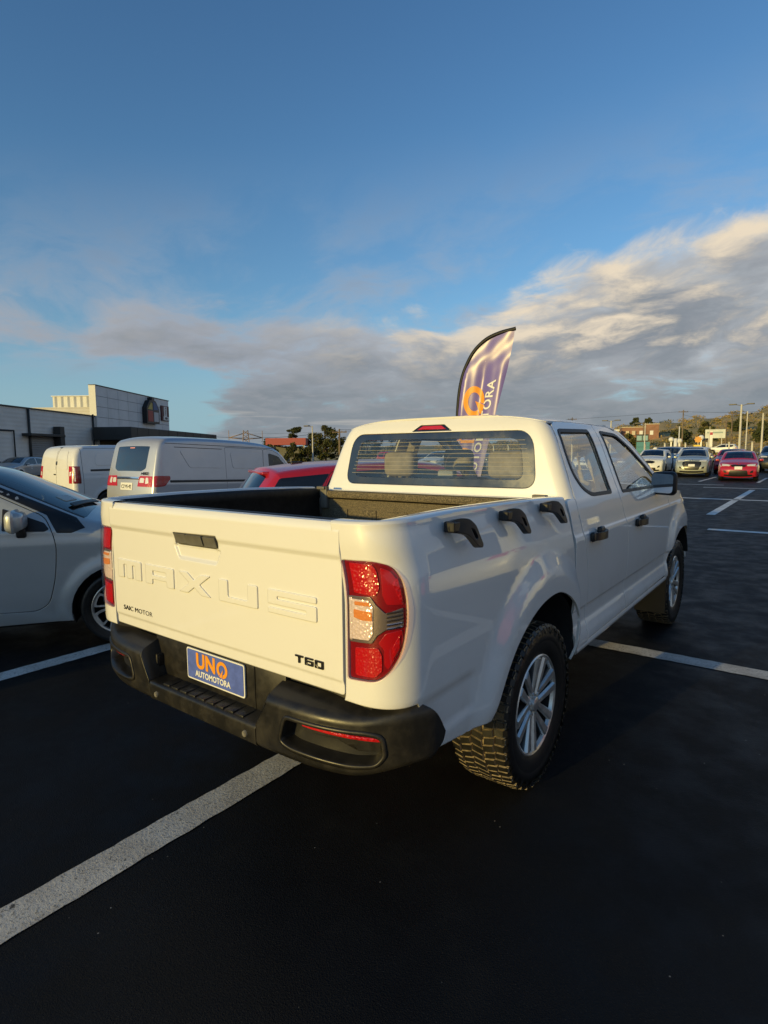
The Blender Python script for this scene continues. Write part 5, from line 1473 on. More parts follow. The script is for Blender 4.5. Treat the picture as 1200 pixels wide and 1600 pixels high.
gdoor = [rpoly([(1.62, .36), (2.70, .335), (2.79, .39), (2.845, .60), (2.862, .85), (2.835, .965), (2.78, 1.085), (2.22, 1.372), (1.95, 1.405), (1.62, 1.405)], [.03, .05, .06, .1, .1, .05, .05, .1, .1, .03], 3),
         rpoly([(1.61, .36), (1.20, .36), (1.12, .52), (.86, .72), (.66, 1.0), (.62, 1.16), (.86, 1.34), (1.10, 1.39), (1.61, 1.405)][::-1], .05, 3)]
gwin = [rpoly([(1.70, 1.355), (1.95, 1.355), (2.17, 1.31), (2.46, 1.165), (2.46, 1.005), (1.70, .995)], .03, 3), rpoly([(1.52, 1.355), (1.12, 1.335), (.90, 1.28), (.76, 1.16), (.90, 1.02), (1.52, 1.00)][::-1], .04, 3)]
gpan = dress(Cg, 'hatch')
gpan += [('mirror_triangle', 'side', rpoly([(2.49, 1.155), (2.78, 1.035), (2.815, .985), (2.78, .968), (2.49, .985)], .01, 2)[::-1], M_PLAS, .003),
         ('pillar_wrap', 'side', rpoly([(2.20, 1.408), (2.30, 1.388), (2.66, 1.222), (3.00, 1.062), (3.07, .985), (2.97, .950), (2.868, .955), (2.845, 1.0), (2.795, 1.095), (2.5, 1.245)], .006, 2)[::-1], M_PLAS, .002),
         ('pillar_trim', 'strip2', [(.768, tw(2.22)), (.7995, tw(2.22)), (.7995, tw(3.05)), (.772, tw(3.05))], M_PLAS, .003),
         ('wiper', 'strip', rpoly([(.0, tw(3.00)), (.62, tw(2.90)), (.64, tw(2.94)), (.05, tw(3.04))], .005, 2), M_PLAS, .02),
         ('permit_sticker', 'strip', [(.30, tw(2.82)), (.52, tw(2.78)), (.53, tw(2.86)), (.31, tw(2.90))], mat('sticker', (.42, .47, .45), .5), .003)]
for p_ in gpan:
    if area2(p_[2]) < 0: p_[2][:] = p_[2][::-1]
GREY = build_car('hatchback', Cg, P_SILV, gwin, gscr, gpan, gdoor, .035, loc=(-5.20, -2.37, 0), rz=math.radians(-34), label='silver grey hatchback at the left edge with black and silver twist spoke wheel', cat='car',
                 mirrors=(2.62, 1.07, 1.18), spokes='twist', face=M_ALLOY, wheel_w=.20, rimr=.212)

# ---- red hatchback between the pickup and the van
RS = [(.12, .24), (.03, .36), (.00, .58), (.04, .86), (.08, .95), (.26, 1.16), (.42, 1.31), (.30, 1.345), (.42, 1.375), (.95, 1.425), (1.55, 1.452), (2.05, 1.452), (2.45, 1.40), (2.85, 1.22), (3.15, 1.04), (3.28, 1.00), (3.60, .93), (3.85, .83), (4.00, .70), (4.08, .52), (4.05, .34), (3.97, .22)]
RS = [(.12, .24), (.03, .36), (.00, .58), (.04, .86), (.08, .95), (.24, 1.16), (.38, 1.325), (.48, 1.375), (.95, 1.425), (1.55, 1.452), (2.05, 1.452), (2.45, 1.40), (2.85, 1.22), (3.15, 1.04), (3.28, 1.00), (3.60, .93), (3.85, .83), (4.00, .70), (4.08, .52), (4.05, .34), (3.97, .22)]
Cr = Car(RS, 1.74, ([0, 1.2, 3.1], [.99, .97, .94]), wheels=(.70, 3.28), R=.32, tum=.34)
rdoor = [rpoly([(1.00, .40), (1.90, .38), (1.90, 1.412), (1.25, 1.395), (1.00, 1.365), (.80, 1.0), (.90, .80), (1.00, .66)], .04, 3), rpoly([(1.91, .38), (2.95, .38), (3.02, .95), (2.48, 1.36), (2.10, 1.412), (1.91, 1.412)], .05, 3)]
rwin = [rpoly([(1.20, 1.352), (1.82, 1.378), (1.82, .985), (1.30, .985)], .03, 3), rpoly([(1.97, 1.380), (2.14, 1.374), (2.46, 1.305), (2.84, 1.02), (1.97, .985)], .03, 3)]
rpan = dress(Cr, 'hatch')
rpan += [('pillar_wrap', 'side', rpoly([(.30, 1.115), (.435, 1.305), (.98, 1.345), (.84, 1.16), (.62, 1.15), (.44, 1.03), (.24, .99)], .02, 2)[::-1], M_GLOSSB, .0035),
         ('quarter_window', 'side', rpoly([(1.02, 1.345), (1.16, 1.35), (1.25, 1.0), (1.12, .985), (.90, 1.17)], .02, 2)[::-1], M_GLOSSB, .0035),
         ('pillar_wrap', 'side', rpoly([(1.81, .99), (1.98, .99), (1.98, 1.375), (1.81, 1.372)], .01, 2)[::-1], M_GLOSSB, .0045), ('pillar_wrap', 'side', rpoly([(1.14, 1.345), (1.215, 1.35), (1.315, .99), (1.23, .99)], .01, 2)[::-1], M_GLOSSB, .0045)]
for p_ in rpan:
    if area2(p_[2]) < 0: p_[2][:] = p_[2][::-1]
REDC = build_car('hatchback', Cr, P_RED, rwin, screens(Cr, (2.15, 3.08), (.11, .355)), rpan, rdoor, .045, loc=(-3.485, 1.68, 0), rz=math.radians(-31), label='red hatchback with black pillar wrap, between the pickup bed and the silver van', cat='car', mirrors=(2.70, 1.04, 1.0), glass=glass_mat('red_car_glass', (.34, .37, .36)))
bm = bmesh.new(); add_box(bm, (-.50, .29, 1.335), (.50, .52, 1.374), .016, seg=3); bm_obj('spoiler', bm, P_RED, REDC, ang=50)
bm = bmesh.new(); add_box(bm, (-.03, .72, 1.435), (.03, .86, 1.475), .014, seg=3); bm_obj('roof_aerial', bm, M_PLAS, REDC, ang=50)

# ---- silver panel van
VS = [(.10, .30), (.02, .42), (.00, .70), (.03, 1.02), (.10, 1.38), (.17, 1.66), (.25, 1.775), (.42, 1.825), (1.0, 1.850), (1.9, 1.855), (2.7, 1.835), (3.15, 1.775), (3.50, 1.64), (3.85, 1.33), (4.05, 1.14), (4.25, 1.04), (4.45, .90), (4.56, .68), (4.57, .45), (4.50, .28)]
Cv = Car(VS, 1.66, 1.05, wheels=(.95, 3.70), R=.31, tum=.10, r=.07, cr_end=.04, end_a=.5, arch=.05, bottom=.26, crown=.045, bow=.05)
zv = lambda z: Cv.T(z=z, front=False)
vrw = ('glass', 'rear_window', rpoly([(-.57, zv(1.24)), (-.44, zv(1.185)), (.44, zv(1.185)), (.57, zv(1.24)), (.60, zv(1.655)), (-.60, zv(1.655))], .03, 3), mat('dark_van_glass', (.012, .016, .02), .05, coat=1.0))
vws = ('glass', 'windscreen', rpoly([(-.66, Cv.T(y=3.30, front=True)), (.66, Cv.T(y=3.30, front=True)), (.74, Cv.T(y=4.05, front=True)), (-.74, Cv.T(y=4.05, front=True))], .05, 3))
vwin = [rpoly([(3.08, 1.615), (3.38, 1.560), (3.84, 1.185), (3.80, 1.12), (3.08, 1.12)], .04, 3)]
vdoor = [rpoly([(1.78, .38), (2.90, .36), (2.90, 1.70), (1.78, 1.70)], .03, 3), rpoly([(2.92, .36), (3.30, .36), (3.34, .60), (3.60, .78), (3.90, .80), (3.93, 1.14), (3.44, 1.60), (3.20, 1.69), (2.92, 1.70)], .04, 3)]
def groove(nm, a, b, c, d, m_=None, off=.002): return (nm, 'side', [(a, b), (c, b), (c, d), (a, d)], m_ or M_SEAL, off)
vp = [groove('gutter', .30, 1.722, 3.25, 1.732), groove('side_moulding', .36, .985, 3.30, 1.03, M_PLAS, .008),
      ('pressed_panel', 'side', rpoly([(.62, 1.60), (.84, 1.27), (1.66, 1.27), (1.66, 1.60)][::-1], .05, 4), P_VAN, .006), ('pressed_panel', 'side', rpoly([(1.92, 1.60), (1.98, 1.27), (2.76, 1.27), (2.76, 1.60)][::-1], .05, 4), P_VAN, .006),
      ('door_rail', 'side', [(.50, 1.655), (1.70, 1.655), (1.70, 1.667), (.50, 1.667)], M_SEAL, .001),
      ('taillight', 'side', rpoly([(.03, .90), (.24, .92), (.37, 1.06), (.36, 1.11), (.05, 1.11)], .03, 3), M_RED, .006),
      ('taillight', 'strip2', rpoly([(.36, zv(.90)), (.80, zv(.90)), (.80, zv(1.10)), (.42, zv(1.10))], .02, 3), M_RED, .006),
      ('lamp_reflector', 'strip2', rpoly([(.42, zv(.97)), (.56, zv(.97)), (.56, zv(1.06)), (.44, zv(1.06))], .02, 3), M_CLEAR, .009),
      ('lamp_reflector', 'strip2', rpoly([(.60, zv(.95)), (.70, zv(.97)), (.68, zv(1.07)), (.61, zv(1.07))], .02, 3), M_CLEAR, .009),
      ('trim_bar', 'strip', [(-.40, zv(1.045)), (.40, zv(1.045)), (.40, zv(1.075)), (-.40, zv(1.075))], M_CHROME, .012), ('trim_bar', 'strip', [(-.40, zv(1.03)), (.40, zv(1.03)), (.40, zv(1.044)), (-.40, zv(1.044))], M_PLAS, .010),
      ('number_plate', 'strip', [(-.22, zv(.83)), (.20, zv(.83)), (.20, zv(.965)), (-.22, zv(.965))], M_PLWHITE, .008),
      ('rear_bumper', 'strip', [(-.79, zv(.34)), (.79, zv(.34)), (.79, zv(.60)), (-.79, zv(.60))], P_VAN, .02),
      ('brake_light', 'strip', [(-.09, zv(1.615)), (.09, zv(1.615)), (.09, zv(1.632)), (-.09, zv(1.632))], mat('pale_red_lens', (.8, .35, .35), .3), .003)]  # brake light lens in plain pale red, no emission
for p_ in vp:
    if area2(p_[2]) < 0: p_[2][:] = p_[2][::-1]
VAN = build_car('panel_van', Cv, P_VAN, vwin, [vrw, vws], vp, vdoor, .05, loc=(-8.95, 3.44, .02), rz=math.radians(4), rake=math.radians(-2.0), label='silver white cargo van with pressed side panels, lit rear door and red tail lamps', cat='van', mirrors=(3.75, 1.25, 1.2), mirror_mat=M_PLAS)
VAN.scale = (1, 1, 1.03)
text_obj('badge_letters', 'M82', .075, M_BADGE, VAN, (.50, .018, 1.148), (math.radians(78), 0, 0), .003, .001, sx=1.8)
text_obj('plate_text', 'CZ·95·42', .098, mat('plate_ink', (.05, .05, .05), .6), VAN, (-.01, -.045, .895), (math.radians(88), 0, 0), .002, .001, sx=.85)

# ---- small white van
SS = [(.08, .28), (.00, .40), (-.01, .70), (.00, 1.05), (.05, 1.45), (.12, 1.66), (.24, 1.765), (.45, 1.80), (1.2, 1.815), (2.0, 1.81), (2.5, 1.77), (2.85, 1.64), (3.25, 1.32), (3.50, 1.14), (3.85, 1.03), (4.15, .92), (4.32, .72), (4.36, .48), (4.30, .26)]
Cw = Car(SS, 1.80, 1.08, wheels=(.86, 3.55), R=.32, tum=.13, r=.10, cr_end=.05, end_a=.35, arch=.05, bottom=.26, crown=.02, bow=.04)
zw = lambda z: Cw.T(z=z, front=False)
swp = [('taillight', 'side', rpoly([(.0, .86), (.16, .86), (.16, 1.29), (.02, 1.29)], .02, 3), M_REDD, .006), ('taillight', 'strip2', rpoly([(.68, zw(.86)), (.80, zw(.86)), (.80, zw(1.29)), (.68, zw(1.29))], .01, 3), M_RED, .006),
       ('lamp_reflector', 'strip2', rpoly([(.71, zw(1.04)), (.77, zw(1.06)), (.77, zw(1.16)), (.71, zw(1.14))], .01, 3), M_CLEAR, .009),
       groove('side_moulding', .42, 1.155, 2.0, 1.205, M_PLAS, .006), ('pressed_panel', 'side', rpoly([(.55, 1.30), (2.0, 1.30), (2.0, 1.68), (.80, 1.68), (.60, 1.60)][::-1], .1, 4), P_VANW, .008),
       groove('gutter', .3, 1.735, 2.6, 1.742), groove('door_edge', .215, .45, .222, 1.73)]
swp += [('door_gap', 'strip', [(.10, zw(.45)), (.108, zw(.45)), (.108, zw(1.76)), (.10, zw(1.76))], M_SEAL, .001), ('door_handle', 'strip', rpoly([(-.02, zw(1.06)), (.08, zw(1.06)), (.08, zw(1.09)), (-.02, zw(1.09))], .01, 2), M_PLAS, .01),
        ('door_emblem', 'strip', [(.10 + .05 * math.cos(a), zw(1.36) + .05 * math.sin(a)) for a in np.linspace(0, 2 * PI, 14, endpoint=False)], M_STEELG, .006), ('brake_light', 'strip', rpoly([(-.0, zw(1.725)), (.12, zw(1.725)), (.12, zw(1.742)), (-.0, zw(1.742))], .004, 2), M_PLAS, .004),
        ('pressed_panel', 'strip', rpoly([(-.66, zw(1.20)), (.06, zw(1.20)), (.06, zw(1.66)), (-.58, zw(1.66))], .04, 3), P_VANW, .006), ('pressed_panel', 'strip', rpoly([(.14, zw(1.20)), (.62, zw(1.20)), (.58, zw(1.66)), (.14, zw(1.66))], .04, 3), P_VANW, .006)]
for p_ in swp:
    if area2(p_[2]) < 0: p_[2][:] = p_[2][::-1]
SVAN = build_car('panel_van', Cw, P_VANW, [rpoly([(2.35, 1.66), (2.80, 1.58), (3.25, 1.22), (2.35, 1.16)], .04, 3)], [('glass', 'windscreen', rpoly([(-.68, Cw.T(y=2.72, front=True)), (.68, Cw.T(y=2.72, front=True)), (.74, Cw.T(y=3.46, front=True)), (-.74, Cw.T(y=3.46, front=True))], .05, 3))],
                 swp, [rpoly([(2.2, .38), (3.05, .38), (3.15, .62), (3.35, .80), (3.36, 1.18), (2.86, 1.64), (2.2, 1.70)], .04, 3)], .06, loc=(-13.67, 4.14, 0), rz=math.radians(4), label='small white van with twin rear doors and a black side rail, behind the silver hatchback', cat='van', mirrors=(3.1, 1.22, 1.3), mirror_mat=M_PLAS)

# ---- silver car by the store wall
Csd = hatch()
FAR = build_car('hatchback', Csd, P_SILV, HW, screens(Csd, (2.10, 2.98), (.14, .40)), dress(Csd, 'hatch'), [], .07, loc=(-41.7, 15.0, 0), rz=PI + .616, label='silver hatchback driving past the store wall, nose to the left, small round door decal', mirrors=(2.62, 1.02, .9))
bm = bmesh.new(); ring(bm, 0, 0, .10, .06, 0); dec = bm_obj('door_decal', bm, M_PLWHITE, FAR); dec.location = (.87, 2.1, .78); dec.rotation_euler = (0, 0, PI / 2)
dec.location = (-.872, 2.1, .78); dec.rotation_euler = (0, 0, -PI / 2)

# ---- unseen cars added right of the pickup for its side reflections
far_car('suv', P_WHT, 'wide', 3.7, 3.6, 'white SUV added unseen right of the pickup for its side reflections', 0, group='unseen cars added for reflections')
far_car('hatch', P_RED, 'wide', 6.3, 3.2, 'red hatchback added unseen right of the pickup for its side reflections', 0, group='unseen cars added for reflections')
far_car('suv', P_SILV, 'wide', 8.9, 3.0, 'silver SUV added unseen right of the pickup for its side reflections', 0, group='unseen cars added for reflections')
shade_van = copy_tree(VAN); shade_van.location = (-4.2, -6.9, 0); shade_van.rotation_euler = (0, 0, math.radians(146)); shade_van['label'] = 'silver panel van added unseen behind the grey hatchback to shade its side'  # unseen van added to cast shade on the silver hatchback's side
# ================================================================ store building on the left
def bump_lines_fn(scale, axis=2, d=.02, c0=(.3, .3, .28), c1=(.26, .26, .25)):
    def fn(nt, b, tc):
        sp = nt.add('ShaderNodeSeparateXYZ'); nt.link(tc.outputs['Object'], sp.inputs[0])
        w = nt.math('SINE', nt.math('MULTIPLY', sp.outputs[axis], scale * 2 * math.pi))
        n = nt.noise(tc.outputs['Object'], .8, 5, .6)
        nt.link(nt.mix(nt.mapr(n, .35, .65), c0, c1), b.inputs['Base Color'])
        bp = nt.add('ShaderNodeBump'); bp.inputs['Strength'].default_value = 1; bp.inputs['Distance'].default_value = d
        nt.link(w, bp.inputs['Height']); nt.link(bp.outputs[0], b.inputs['Normal'])
    return fn
M_SIDING = mat('metal_siding', (.50, .50, .47), .5, fn=bump_lines_fn(3.2, 2, .0035, (.80, .78, .71), (.72, .70, .64)))
M_RIBS = mat('ribbed_parapet', (.66, .66, .62), .5, fn=bump_lines_fn(1.6, 0, .04, (.66, .66, .62), (.60, .60, .56)))
M_TILE = mat('facade_tile', (.72, .73, .72), .45, noise=.06, nscale=.7)
M_CANOPY = mat('canopy_dark', (.035, .037, .035), .5, noise=.2, nscale=.5)
M_NEARBLK = mat('shop_dark', (.02, .02, .022), .3)  # near-black colour for dark glass, wall base and back wall
def child_box(name, par, lo, hi, m, bev=0.):
    bm = bmesh.new(); add_box(bm, lo, hi, bev); return bm_obj(name, bm, m, par, ang=30 if bev else None)
ST = empty('store_building', (-51.4, 23.5, 0), math.radians(35.3), 'large grey store with tiled sign facade and dark entrance canopy, behind the vans', 'building')
child_box('side_wall', ST, (-30, -42, 0), (-.20, 1.4, 5.12), M_SIDING)
child_box('wall_cap', ST, (-30, -42, 5.12), (-.12, 1.1, 5.22), M_CANOPY)
child_box('wall_base', ST, (-.20, -42, 0), (-.06, -4.0, 1.15), M_NEARBLK)
child_box('upper_wall', ST, (-7.2, 1.6, 4.9), (-.62, 17.2, 6.05), mat('cream_siding', (.60, .58, .52), .5, fn=bump_lines_fn(3.2, 2, .008, (.62, .60, .54), (.56, .54, .49))))
child_box('roof_parapet', ST, (-5.0, 2.6, 6.05), (-.62, 17.2, 7.15), M_RIBS)
child_box('parapet_cap', ST, (-5.1, 2.5, 7.15), (-.62, 17.2, 7.22), M_PLWHITE)
bm = bmesh.new(); add_box(bm, (-.60, 1.15, 0), (-.03, 17.8, 8.0))
bm_obj('facade', bm, mat('facade_joint', (.20, .20, .20), .7), ST)
bm = bmesh.new()
for i in range(8):
    for j in range(7):
        y0 = 1.18 + i * 2.075; z0 = 1.2 + j * .975
        add_box(bm, (-.03, y0 + .02, z0 + .02), (.0, min(y0 + 2.055, 17.78), min(z0 + .955, 7.98)))
bm_obj('facade_tiles', bm, M_TILE, ST)
child_box('facade_edge', ST, (-.62, 1.06, 0), (.02, 1.15, 8.05), mat('facade_edge_white', (.74, .74, .70), .5))
child_box('facade_cap', ST, (-.64, 1.06, 8.0), (.05, 17.9, 8.08), M_CANOPY)
child_box('shop_front', ST, (-.02, 1.4, 0), (.06, 17.7, 3.0), M_NEARBLK)
bm = bmesh.new(); add_box(bm, (.02, .2, 2.92), (3.6, 24.5, 4.12), .05)
for yy in np.arange(1.5, 24, 2.4): add_box(bm, (3.6, yy, 2.95), (3.62, yy + .03, 4.1))
bm_obj('canopy', bm, M_CANOPY, ST)
for yy in (1.0, 9.0, 17.0, 23.8): child_box('canopy_post', ST, (3.1, yy, 0), (3.35, yy + .25, 2.92), M_CANOPY)
# pipes, loading door
for pts_, r_q in (([(-.10, -8.6, 0), (-.10, -8.6, 5.1)], .09), ([(-.10, -10.4, .0), (-.10, -10.4, 3.4), (-.10, -16, 3.4)], .06), ([(-.1, .6, 0), (-.1, .6, 5.3)], .08)):
    bm = bmesh.new(); add_tube(bm, pts_, r_q, 8); bm_obj('downpipe', bm, M_CANOPY, ST)
bm = bmesh.new(); add_box(bm, (-.2, -9.4, 3.05), (.55, -5.0, 3.25), .02); add_box(bm, (-.1, -5.6, 2.3), (.5, -5.0, 3.9), .03)
bm_obj('door_hood', bm, M_CANOPY, ST)
child_box('loading_door', ST, (-.20, -8.4, 0), (-.12, -5.6, 3.0), mat('roller_door', (.30, .30, .29), .6, fn=bump_lines_fn(6, 2, .01, (.32, .32, .31), (.28, .28, .27))))
# house-shaped sign
YS = lambda y, z, d: (d, y, z)
sg0 = empty('house_sign', (0, 0, 0)); sg0.parent = ST
bm = bmesh.new()
hs = [(10.55, 5.02), (13.75, 5.02), (13.75, 6.70), (12.95, 7.52), (12.55, 7.62), (12.55, 7.92), (11.95, 7.92), (11.95, 7.62), (11.35, 7.52), (10.55, 6.70)]
add_prism(bm, hs, .02, .55, lambda u, v, w: (w, u, v), 0)
bmesh.ops.recalc_face_normals(bm, faces=bm.faces); bpy.data.objects.remove(sg0)
sg0 = bm_obj('house_sign', bm, mat('sign_frame', (.012, .014, .018), .4), ST)
for poly, col, nm in (([(10.78, 6.55), (11.95, 6.55), (11.95, 7.25), (11.60, 7.30)], (.55, .42, .10), 'sign_yellow'), ([(12.15, 6.50), (13.50, 6.62), (12.85, 7.35), (12.15, 7.45)], (.05, .11, .25), 'sign_blue'),
                      ([(10.80, 5.22), (12.05, 5.22), (12.05, 6.40), (10.80, 6.40)], (.40, .06, .05), 'sign_red'), ([(12.28, 5.25), (13.48, 5.25), (13.48, 6.30), (12.28, 6.30)], (.55, .55, .55), 'sign_white')):
    bm = bmesh.new(); add_prism(bm, poly, .55, .58, lambda u, v, w: (w, u, v), 0); bmesh.ops.recalc_face_normals(bm, faces=bm.faces)
    bm_obj('sign_panel', bm, mat(nm, col, .5), sg0)
s2 = child_box('small_sign', ST, (.0, 15.35, 5.55), (.16, 17.45, 7.30), mat('sign_maroon', (.10, .02, .025), .5))
child_box('sign_panel', s2, (.16, 15.95, 5.60), (.19, 16.75, 7.22), M_PLWHITE); child_box('sign_panel', s2, (.16, 15.75, 5.62), (.20, 17.3, 6.05), M_PLWHITE)
RZ = (math.pi / 2, 0, math.pi / 2)
for i, ch in enumerate('PET'): text_obj('sign_letter', ch, .40, mat('sign_maroon', (.10, .02, .025), .5), s2, (.21, 16.35, 6.98 - i * .34), RZ, .005, .01)
text_obj('sign_letter', 'FAIR', .36, mat('plate_ink', (.05, .05, .05), .6), s2, (.21, 16.5, 5.83), RZ, .005, .01)

# ================================================================ poles, signs and small buildings
M_CONC = mat('pale_pole', (.58, .56, .50), .7, noise=.1)
M_WOODP = mat('timber_pole', (.20, .15, .10), .85, noise=.3, nscale=2)
M_WIRE = mat('wire', (.02, .02, .02), .6)
def lamp_post(x, y, h, heads=2, label='', r=.09, m_=None):
    rt = empty('lamp_post', (x, y, 0), 0, label, 'lamp post', 'car park lamp posts')
    bm = bmesh.new(); add_tube(bm, [(0, 0, 0), (0, 0, h)], r * 1.3, 10, r2=r * .8); add_box(bm, (-.2, -.2, 0), (.2, .2, .25), .03); bm_obj('pole', bm, m_ or M_CONC, rt, ang=50)
    for k in range(heads):
        s = (-1, 1)[k]
        bm = bmesh.new(); add_tube(bm, [(0, 0, h - .12), (s * .55, 0, h + .02)], .035, 6); add_box(bm, (min(s * .45, s * 1.15), -.17, h - .02), (max(s * .45, s * 1.15), .17, h + .10), .03)
        bm_obj('lamp_head', bm, M_GREYP, rt, ang=40)
    return rt
lamp_post(-5.0, 68.6, 6.3, 2, 'tall white twin head lamp post standing behind the bright red hatchback', .11)
lamp_post(-6.05, 86.8, 6.6, 1, 'thin lamp post just right of the tall white one, brown hill behind', .08)
lamp_post(-3.3, 72.2, 5.5, 2, 'white twin head lamp post nearest the right edge of the photo', .10)
lamp_post(-20.2, 75.9, 5.5, 2, 'white twin head lamp post rising above the pickup roof line on the right', .10)
lamp_post(-15.4, 73.2, 4.9, 1, 'slim lamp post in front of the brick building and teal kiosk', .07)
lamp_post(-40.7, 41.3, 4.4, 1, 'lamp post in front of the big tree between the red hatchback and the pickup cab', .07)
def utility_pole(x, y, h, label, rz=0, arms=1):
    rt = empty('utility_pole', (x, y, 0), rz, label, 'utility pole', 'timber utility poles')
    bm = bmesh.new(); add_tube(bm, [(0, 0, 0), (0, 0, h)], .16, 8, r2=.10); bm_obj('pole', bm, M_WOODP, rt)
    for k in range(arms):
        bm = bmesh.new(); add_box(bm, (-.9, -.05, h - .45 - k * .6), (.9, .05, h - .33 - k * .6))
        for q in (-.8, -.3, .3, .8): add_tube(bm, [(q, 0, h - .33 - k * .6), (q, 0, h - .18 - k * .6)], .04, 6)
        bm_obj('crossarm', bm, M_WOODP, rt)
    return rt
UP = [(-19.6, 121.0, 9.3), (-14.6, 150.2, 10.2), (-45.1, 50.5, 4.5), (3.0, 128.0, 10.0), (-40.0, 118.0, 8.6), (-12.0, 118.0, 7.0), (-31.0, 140.0, 8.2)]
UL = ['timber utility pole centred over the white compact SUV, crossarm above the hill', 'timber utility pole left of the tall white lamp post, by the billboard', 'short timber utility pole between the big tree and the pickup cab',
      'timber utility pole beyond the right edge of the photo', 'timber utility pole left of the brick building, low against the hill', 'timber utility pole just left of the billboard', 'timber utility pole to the right of the brick building']
for (x, y, h), l in zip(UP, UL): utility_pole(x, y, h, l, .6)
def wire(a, b, sag, r=.02):
    bm = bmesh.new(); A = Vector(a); B = Vector(b)
    add_tube(bm, [A.lerp(B, t) - Vector((0, 0, sag * 4 * t * (1 - t))) for t in np.linspace(0, 1, 14)], r, 4)
    return bm
bm = wire((-19.6, 121, 9.0), (-40, 118, 8.3), .8); 
for k, (a, b) in enumerate((((-19.6, 121, 9.0), (-126, 102.5, 7.0)), ((-19.6, 121, 9.0), (3, 128, 9.6)), ((-14.6, 150.2, 9.8), (3, 128, 9.2)), ((-19.6, 121, 8.4), (-14.6, 150.2, 9.2)), ((-45.1, 50.5, 4.3), (-64, 42, 4.2)), ((-45.1, 50.5, 4.4), (-40, 118, 8.3)))):
    w_ = bm_obj('power_line', wire(a, b, .7), M_WIRE); tag(w_, ['power line dropping left from the pole over the white compact SUV', 'power line running right across the hill from the pole over the white compact SUV', 'power line high on the right above the tall lamp post', 'power line joining the two tallest timber poles', 'power line going left from the short pole beside the pickup cab', 'power line rising right from the short pole beside the pickup cab'][k], 'power line', 'power lines')
bm.free()
# lattice mast on the left horizon
bm = bmesh.new()
for (x, y) in ((-.8, -.8), (.8, -.8), (.8, .8), (-.8, .8)): add_tube(bm, [(x * 1.6, y * 1.6, 0), (x * .7, y * .7, 8.0)], .10, 5)
for k in range(7):
    z = k * 1.15; s0 = 1.28 - k * .09; s1 = s0 - .09
    for (a, b) in (((-1, -1), (1, -1)), ((1, -1), (1, 1)), ((1, 1), (-1, 1)), ((-1, 1), (-1, -1))): add_tube(bm, [(a[0] * s0, a[1] * s0, z), (b[0] * s1, b[1] * s1, z + 1.15)], .07, 4)
for s in (-1, 1):
    add_tube(bm, [(0, 0, 7.4), (s * 4.5, s * 1.0, 6.0)], .12, 4); add_tube(bm, [(0, 0, 5.6), (s * 4.5, s * 1.0, 6.0)], .12, 4); add_tube(bm, [(s * 4.5, s * 1.0, 5.2), (s * 4.5, s * 1.0, 8.0)], .08, 4)
ms = bm_obj('lattice_mast', bm, mat('rusty_mast', (.34, .24, .17), .8)); ms.location = (-126, 102.5, 0); ms.rotation_euler = (0, 0, .85); tag(ms, 'pale rusty lattice mast on the horizon above the silver van roof', 'mast')

# red roofed canopy and dark shelter
rc = empty('fuel_canopy', (-77.4, 73.9, 0), math.radians(38), 'low building with a red canopy roof in front of trees', 'canopy')
child_box('canopy_roof', rc, (-4.9, -2, 3.15), (2.5, 2, 4.4), mat('canopy_red', (.42, .10, .085), .5, noise=.1)); 
for x in (-3.8, 1.9): child_box('post', rc, (x, -1.5, 0), (x + .3, -1.2, 3.15), M_CONC)
child_box('kiosk', rc, (-3.8, .8, 0), (1.6, 2.0, 2.9), mat('kiosk_wall', (.16, .16, .14), .7))
sh = empty('shelter', (-32.6, 27.6, 0), math.radians(38), 'dark flat roofed shelter right of the silver van nose', 'shelter')
child_box('roof', sh, (-1.4, -.6, 1.95), (.65, 1.4, 2.10), M_CANOPY); child_box('side_wall', sh, (.30, -.4, 0), (.42, 1.2, 1.95), mat('pale_panel', (.45, .45, .42), .6)); child_box('back_wall', sh, (-1.3, .9, 0), (.3, 1.0, 1.95), M_NEARBLK)

# things along the far bank, right
M_BRICK = mat('brick', (.30, .16, .105), .85, noise=.2, nscale=.6); M_CREAM = mat('cream_wall', (.60, .52, .38), .8, noise=.1)
br = empty('brick_building', (-41.0, 179.0, 0), math.radians(20), 'long brick building with pale trim on the hillside right of the pickup roof', 'building')
child_box('wall', br, (-4.8, 0, 4.2), (4.6, 8, 8.4), M_BRICK); child_box('tower', br, (1.6, -.6, 4.2), (5.0, 6, 9.2), M_BRICK); child_box('roof', br, (-5.0, -.2, 8.4), (1.6, 8.2, 8.6), M_CREAM); child_box('roof', br, (1.4, -.8, 9.2), (5.2, 6.2, 9.4), M_CREAM)
for x, m_ in ((-3.9, M_CREAM), (-2.2, M_CREAM), (-.2, M_PLWHITE), (2.6, M_PLWHITE)): child_box('window', br, (x, -.64 if x > 1.6 else -.04, 6.2), (x + .9, -.5, 7.4), m_)
cb = empty('cream_building', (-50.5, 172, 0), math.radians(20), 'low cream building left of the brick building, half hidden by the pickup roof', 'building')
child_box('wall', cb, (-4, 0, 3.8), (5.2, 6, 7.4), M_CREAM); child_box('roof', cb, (-4.3, -.4, 7.4), (5.4, 6.3, 7.8), M_PLWHITE)
for x in (-3, -1, 1, 3): child_box('window', cb, (x, -.06, 5.0), (x + 1.1, 0, 6.4), M_NEARBLK)
tk = empty('kiosk_building', (-28.0, 126.6, 0), math.radians(13), 'teal and blue kiosk with two window panels below the brick building', 'kiosk')
M_TEAL = mat('teal_wall', (.07, .24, .28), .6)
child_box('wall', tk, (-1.2, 0, 0), (1.35, 3, 3.4), M_TEAL); child_box('upper_storey', tk, (-1.3, .1, 3.4), (1.1, 3, 5.0), M_CANOPY)
